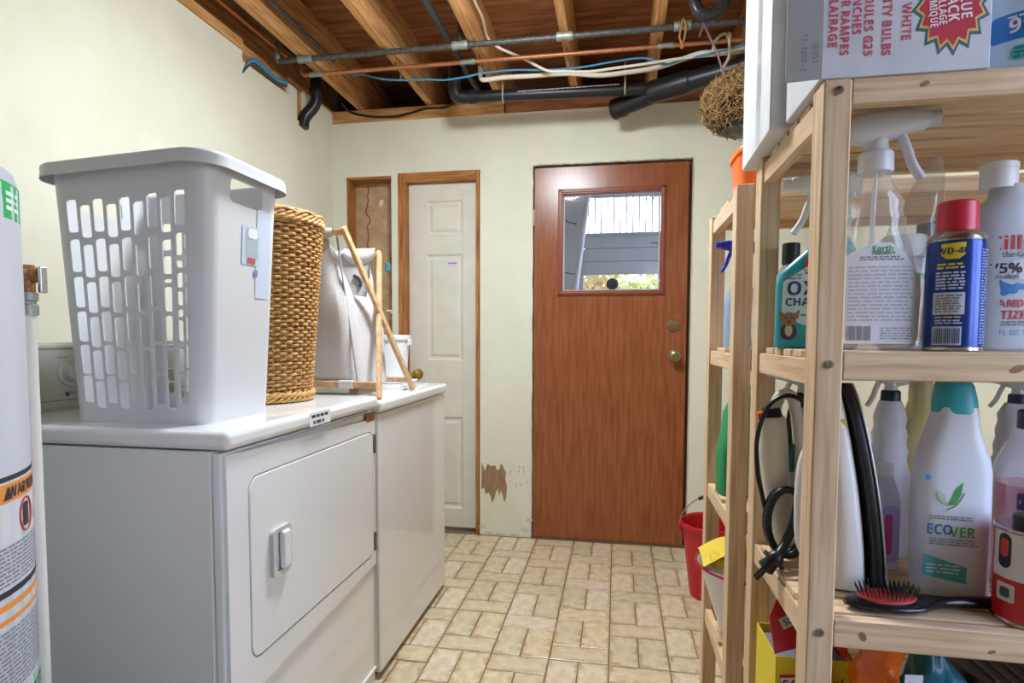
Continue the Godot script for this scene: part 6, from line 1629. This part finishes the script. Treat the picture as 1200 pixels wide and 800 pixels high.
	func tube(path: Array, r, sides := 8, caps := true, sq := 1.0) -> B:
		var rings := []
		var up := Vector3.ZERO
		for i in path.size():
			var a: Vector3 = path[maxi(0, i - 1)]
			var b: Vector3 = path[mini(path.size() - 1, i + 1)]
			var d := (b - a).normalized()
			if up == Vector3.ZERO:
				up = Vector3.UP if absf(d.y) < 0.9 else Vector3.RIGHT
			var s := up.cross(d).normalized()
			up = d.cross(s).normalized()
			var rr: float = r[i] if r is Array else r
			var ring := PackedVector3Array()
			for j in sides:
				var an := TAU * j / sides
				ring.append(path[i] + s * cos(an) * rr + up * sin(an) * rr * sq)
			rings.append(ring)
		return loft(rings, caps, caps)

	# polygon in the xy plane, pushed from z0 to z1
	func prism(poly: PackedVector2Array, z0: float, z1: float, bev := 0.0) -> B:
		if Geometry2D.is_polygon_clockwise(poly):
			poly = poly.duplicate(); poly.reverse()
		var tri_ix := Geometry2D.triangulate_polygon(poly)
		var front := poly
		if bev > 0.0:
			var q := Geometry2D.offset_polygon(poly, -bev)
			if q.size() == 1 and q[0].size() == poly.size():
				front = q[0]
				if Geometry2D.is_polygon_clockwise(front): front.reverse()
				# line the inset polygon up with the outer one
				var best := 0
				for i in front.size():
					if front[i].distance_to(poly[0]) < front[best].distance_to(poly[0]): best = i
				var al := PackedVector2Array()
				for i in front.size(): al.append(front[(best + i) % front.size()])
				front = al
		for side in 2:
			var pp := front if side == 0 else poly
			var z := z1 if side == 0 else z0
			var i0 := v.size()
			for p in pp: pt(Vector3(p.x, p.y, z), Vector3(0, 0, 1 if side == 0 else -1), Vector2(p.x, -p.y))
			for k in range(0, tri_ix.size(), 3):
				var a := pp[tri_ix[k]]
				var b := pp[tri_ix[k + 1]]
				var cc := pp[tri_ix[k + 2]]
				var ccw := (b - a).cross(cc - a) > 0
				if (side == 0) == ccw: tri_i(i0 + tri_ix[k], i0 + tri_ix[k + 1], i0 + tri_ix[k + 2])
				else: tri_i(i0 + tri_ix[k], i0 + tri_ix[k + 2], i0 + tri_ix[k + 1])
		var zb := z1 - (bev if front != poly else 0.0)
		for i in poly.size():
			var a := poly[i]
			var b := poly[(i + 1) % poly.size()]
			quad(Vector3(a.x, a.y, z0), Vector3(b.x, b.y, z0), Vector3(b.x, b.y, zb), Vector3(a.x, a.y, zb))
			if front != poly:
				var fa := front[i]
				var fb := front[(i + 1) % poly.size()]
				quad(Vector3(a.x, a.y, zb), Vector3(b.x, b.y, zb), Vector3(fb.x, fb.y, z1), Vector3(fa.x, fa.y, z1))
		return self

	func mesh() -> ArrayMesh:
		var a := []
		a.resize(Mesh.ARRAY_MAX)
		a[Mesh.ARRAY_VERTEX] = v; a[Mesh.ARRAY_NORMAL] = n; a[Mesh.ARRAY_TEX_UV] = t; a[Mesh.ARRAY_INDEX] = ix
		var m := ArrayMesh.new()
		m.add_surface_from_arrays(Mesh.PRIMITIVE_TRIANGLES, a)
		return m


static func rrect(w: float, h: float, r: float, seg := 5, c := Vector2.ZERO) -> PackedVector2Array:
	var o := PackedVector2Array()
	var q := [Vector2(1, 1), Vector2(-1, 1), Vector2(-1, -1), Vector2(1, -1)]
	for k in 4:
		for j in seg + 1:
			var a := PI / 2 * (k + float(j) / seg)
			o.append(c + Vector2(q[k].x * (w / 2 - r), q[k].y * (h / 2 - r)) + r * Vector2(cos(a), sin(a)))
	return o


static func smooth_path(pts: Array, per := 6) -> Array:
	var o := []
	for i in pts.size() - 1:
		var p0: Vector3 = pts[maxi(0, i - 1)]
		var p1: Vector3 = pts[i]
		var p2: Vector3 = pts[i + 1]
		var p3: Vector3 = pts[mini(pts.size() - 1, i + 2)]
		for k in per: o.append(p1.cubic_interpolate(p2, p0, p3, float(k) / per))
	o.append(pts[-1])
	return o


var used_names := {}

func numbered(called: String) -> String:
	if not used_names.has(called):
		used_names[called] = 0
		return called
	used_names[called] += 1
	return "%s_%03d" % [called, used_names[called]]


func mk(called: String, b, m: Material, parent: Node3D = self) -> MeshInstance3D:
	var o := MeshInstance3D.new()
	o.mesh = b.mesh() if b is B else b
	o.material_override = m
	o.name = numbered(called) if parent == self else StringName(called)
	parent.add_child(o, true)
	return o


func tag(o: Node3D, label: String, category: String, group := "") -> Node3D:
	o.set_meta("label", label); o.set_meta("category", category)
	if group: o.set_meta("group", group)
	return o


func structure(o: Node3D, label := "", category := "") -> Node3D:
	o.set_meta("kind", "structure")
	if label: o.set_meta("label", label)
	if category: o.set_meta("category", category)
	return o


func thing(called: String, label: String, category: String, at := Vector3.ZERO, turn := 0.0, group := "") -> Node3D:
	var o := Node3D.new()
	o.name = numbered(called)
	add_child(o)
	o.position = at; o.rotation.y = turn
	tag(o, label, category, group)
	return o


func twin(o: Node3D, at: Vector3, turn := 0.0, label := "") -> Node3D:
	var base: String = o.name
	var c: Node3D = o.duplicate()
	c.name = numbered(base)
	add_child(c)
	c.position = at; c.rotation.y = turn
	if label: c.set_meta("label", label)
	return c


# ------------------------------------------------------------------ materials
var mats := {}

func mat(c: Color, rough := 0.6, metal := 0.0, spec := 0.5) -> StandardMaterial3D:
	var key := "%s|%s|%s|%s" % [c.to_html(), rough, metal, spec]
	if mats.has(key): return mats[key]
	var m := StandardMaterial3D.new()
	m.albedo_color = c; m.roughness = rough; m.metallic = metal; m.metallic_specular = spec
	mats[key] = m
	return m


func c8(r: int, g: int, b: int) -> Color:
	return Color8(r, g, b)


func noise_tex(noise_seed: int, freq: float, ramp: Array, size := 512, octaves := 4, warp := 0.0, kind := FastNoiseLite.TYPE_SIMPLEX_SMOOTH) -> NoiseTexture2D:
	var f := FastNoiseLite.new()
	f.noise_type = kind
	f.seed = noise_seed; f.frequency = freq
	f.fractal_octaves = octaves
	if warp > 0.0:
		f.domain_warp_enabled = true; f.domain_warp_amplitude = warp; f.domain_warp_frequency = freq * 0.7
	var t := NoiseTexture2D.new()
	t.width = size; t.height = size; t.seamless = true; t.noise = f
	if ramp:
		var g := Gradient.new()
		g.offsets = PackedFloat32Array(ramp.map(func(q): return q[0]))
		g.colors = PackedColorArray(ramp.map(func(q): return q[1]))
		t.color_ramp = g
	return t


# a material whose colour follows a noise stretched by scale; in_world keeps neighbours from repeating
func grain(tex: Texture2D, scale: Vector3, rough := 0.6, spec := 0.4, in_world := true, offset := Vector3.ZERO, tint := Color.WHITE) -> StandardMaterial3D:
	var m := StandardMaterial3D.new()
	m.albedo_texture = tex; m.albedo_color = tint
	m.uv1_triplanar = true; m.uv1_world_triplanar = in_world
	m.uv1_triplanar_sharpness = 8.0
	m.uv1_scale = scale; m.uv1_offset = offset
	m.roughness = rough; m.metallic_specular = spec
	return m


func clear(c: Color, alpha: float, rough := 0.05) -> StandardMaterial3D:
	var m := StandardMaterial3D.new()
	m.transparency = BaseMaterial3D.TRANSPARENCY_ALPHA
	m.albedo_color = Color(c.r, c.g, c.b, alpha)
	m.roughness = rough
	return m


# lettering as a thin mesh; bend > 0 wraps it round an upright cylinder of that radius whose axis lies bend behind it
func lettering(words: String, height: float, m: Material, parent: Node3D, at: Transform3D, bend := 0.0, squeeze := 1.0, font_name := "Droid Sans", bold := true, called := "lettering", align := HORIZONTAL_ALIGNMENT_CENTER) -> MeshInstance3D:
	var f := SystemFont.new()
	f.font_names = PackedStringArray([font_name])
	if bold: f.font_weight = 700
	var tm := TextMesh.new()
	tm.text = words; tm.font = f; tm.font_size = 32; tm.depth = 0.0
	tm.pixel_size = height / 23.0
	tm.curve_step = 2.0
	tm.horizontal_alignment = align
	var arr := tm.get_mesh_arrays() if tm.get_surface_count() == 0 else tm.surface_get_arrays(0)
	var b := B.new()
	var vs: PackedVector3Array = arr[Mesh.ARRAY_VERTEX]
	var ii: PackedInt32Array = arr[Mesh.ARRAY_INDEX] if arr[Mesh.ARRAY_INDEX] != null else PackedInt32Array(range(vs.size()))
	for p in vs:
		var q := Vector3(p.x * squeeze, p.y, 0)
		var nn := Vector3.BACK
		if bend > 0.0:
			var a := q.x / bend
			q = Vector3(sin(a) * bend, q.y, (cos(a) - 1.0) * bend)
			nn = Vector3(sin(a), 0, cos(a))
		b.v.append(at * q); b.n.append((at.basis * nn).normalized()); b.t.append(Vector2.ZERO)
	b.ix = ii
	return mk(called, b, m, parent)


# rows of small dashes, as fine print on a label (w by h, centred), bent like lettering
func fine_print(w: float, h: float, rows: int, m: Material, parent: Node3D, at: Transform3D, bend := 0.0, noise_seed := 1, fill := 0.55) -> void:
	var rng := RandomNumberGenerator.new()
	rng.seed = noise_seed
	var b := B.new()
	var dy := h / rows
	for i in rows:
		var x := -w / 2
		var y := h / 2 - (i + 0.5) * dy
		var end := w / 2 * rng.randf_range(0.75, 1.0)
		while x < end:
			var l := minf(dy * rng.randf_range(0.8, 3.2), end - x)
			var c := []
			for q in [Vector2(x, y - dy * fill / 2), Vector2(x + l, y - dy * fill / 2), Vector2(x + l, y + dy * fill / 2), Vector2(x, y + dy * fill / 2)]:
				var p := Vector3(q.x, q.y, 0)
				if bend > 0.0: p = Vector3(sin(q.x / bend) * bend, q.y, (cos(q.x / bend) - 1.0) * bend)
				c.append(at * p)
			b.quad(c[0], c[1], c[2], c[3])
			x += l + dy * 0.45
	mk("fine_print", b, m, parent)


# a patch (polygon in xy) wrapped like lettering: a label, a sticker
func patch(poly: PackedVector2Array, m: Material, parent: Node3D, at: Transform3D, bend := 0.0, called := "label_patch", thick := 0.0002) -> MeshInstance3D:
	var lo := poly[0]
	var hi := poly[0]
	for p in poly: lo = lo.min(p); hi = hi.max(p)
	var b := B.new()
	var pieces := [poly]
	if bend > 0.0:
		pieces = []
		var nx := maxi(2, int(ceil((hi.x - lo.x) / (bend * 0.14))))
		for i in nx:
			var x0 := lerpf(lo.x, hi.x, float(i) / nx)
			var x1 := lerpf(lo.x, hi.x, float(i + 1) / nx)
			pieces.append_array(Geometry2D.intersect_polygons(poly, PackedVector2Array([Vector2(x0, lo.y - 1), Vector2(x1, lo.y - 1), Vector2(x1, hi.y + 1), Vector2(x0, hi.y + 1)])))
	for pp: PackedVector2Array in pieces:
		if Geometry2D.is_polygon_clockwise(pp): pp.reverse()
		var ti := Geometry2D.triangulate_polygon(pp)
		var s := b.v.size()
		for p in pp:
			var q := Vector3(p.x, p.y, thick)
			var nn := Vector3.BACK
			if bend > 0.0:
				var a := p.x / bend
				q = Vector3(sin(a) * (bend + thick), p.y, cos(a) * (bend + thick) - bend)
				nn = Vector3(sin(a), 0, cos(a))
			b.pt(at * q, at.basis * nn, (p - lo) / (hi - lo) * Vector2(1, -1) + Vector2(0, 1))
		for k in range(0, ti.size(), 3):
			if (pp[ti[k + 1]] - pp[ti[k]]).cross(pp[ti[k + 2]] - pp[ti[k]]) > 0: b.tri_i(s + ti[k], s + ti[k + 1], s + ti[k + 2])
			else: b.tri_i(s + ti[k], s + ti[k + 2], s + ti[k + 1])
	return mk(called, b, m, parent)


static func at(x: float, y: float, z: float, turn := 0.0, roll := 0.0) -> Transform3D:
	return Transform3D(Basis(Vector3.UP, turn) * Basis(Vector3.BACK, roll), Vector3(x, y, z))


# a place on an upright round surface: x is measured along the curve from t, whose z looks straight out of it
static func on(t: Transform3D, bend: float, x: float, y: float, lift := 0.0) -> Transform3D:
	var a := x / bend
	return t * Transform3D(Basis(Vector3.UP, a), Vector3(sin(a) * (bend + lift), y, cos(a) * (bend + lift) - bend))
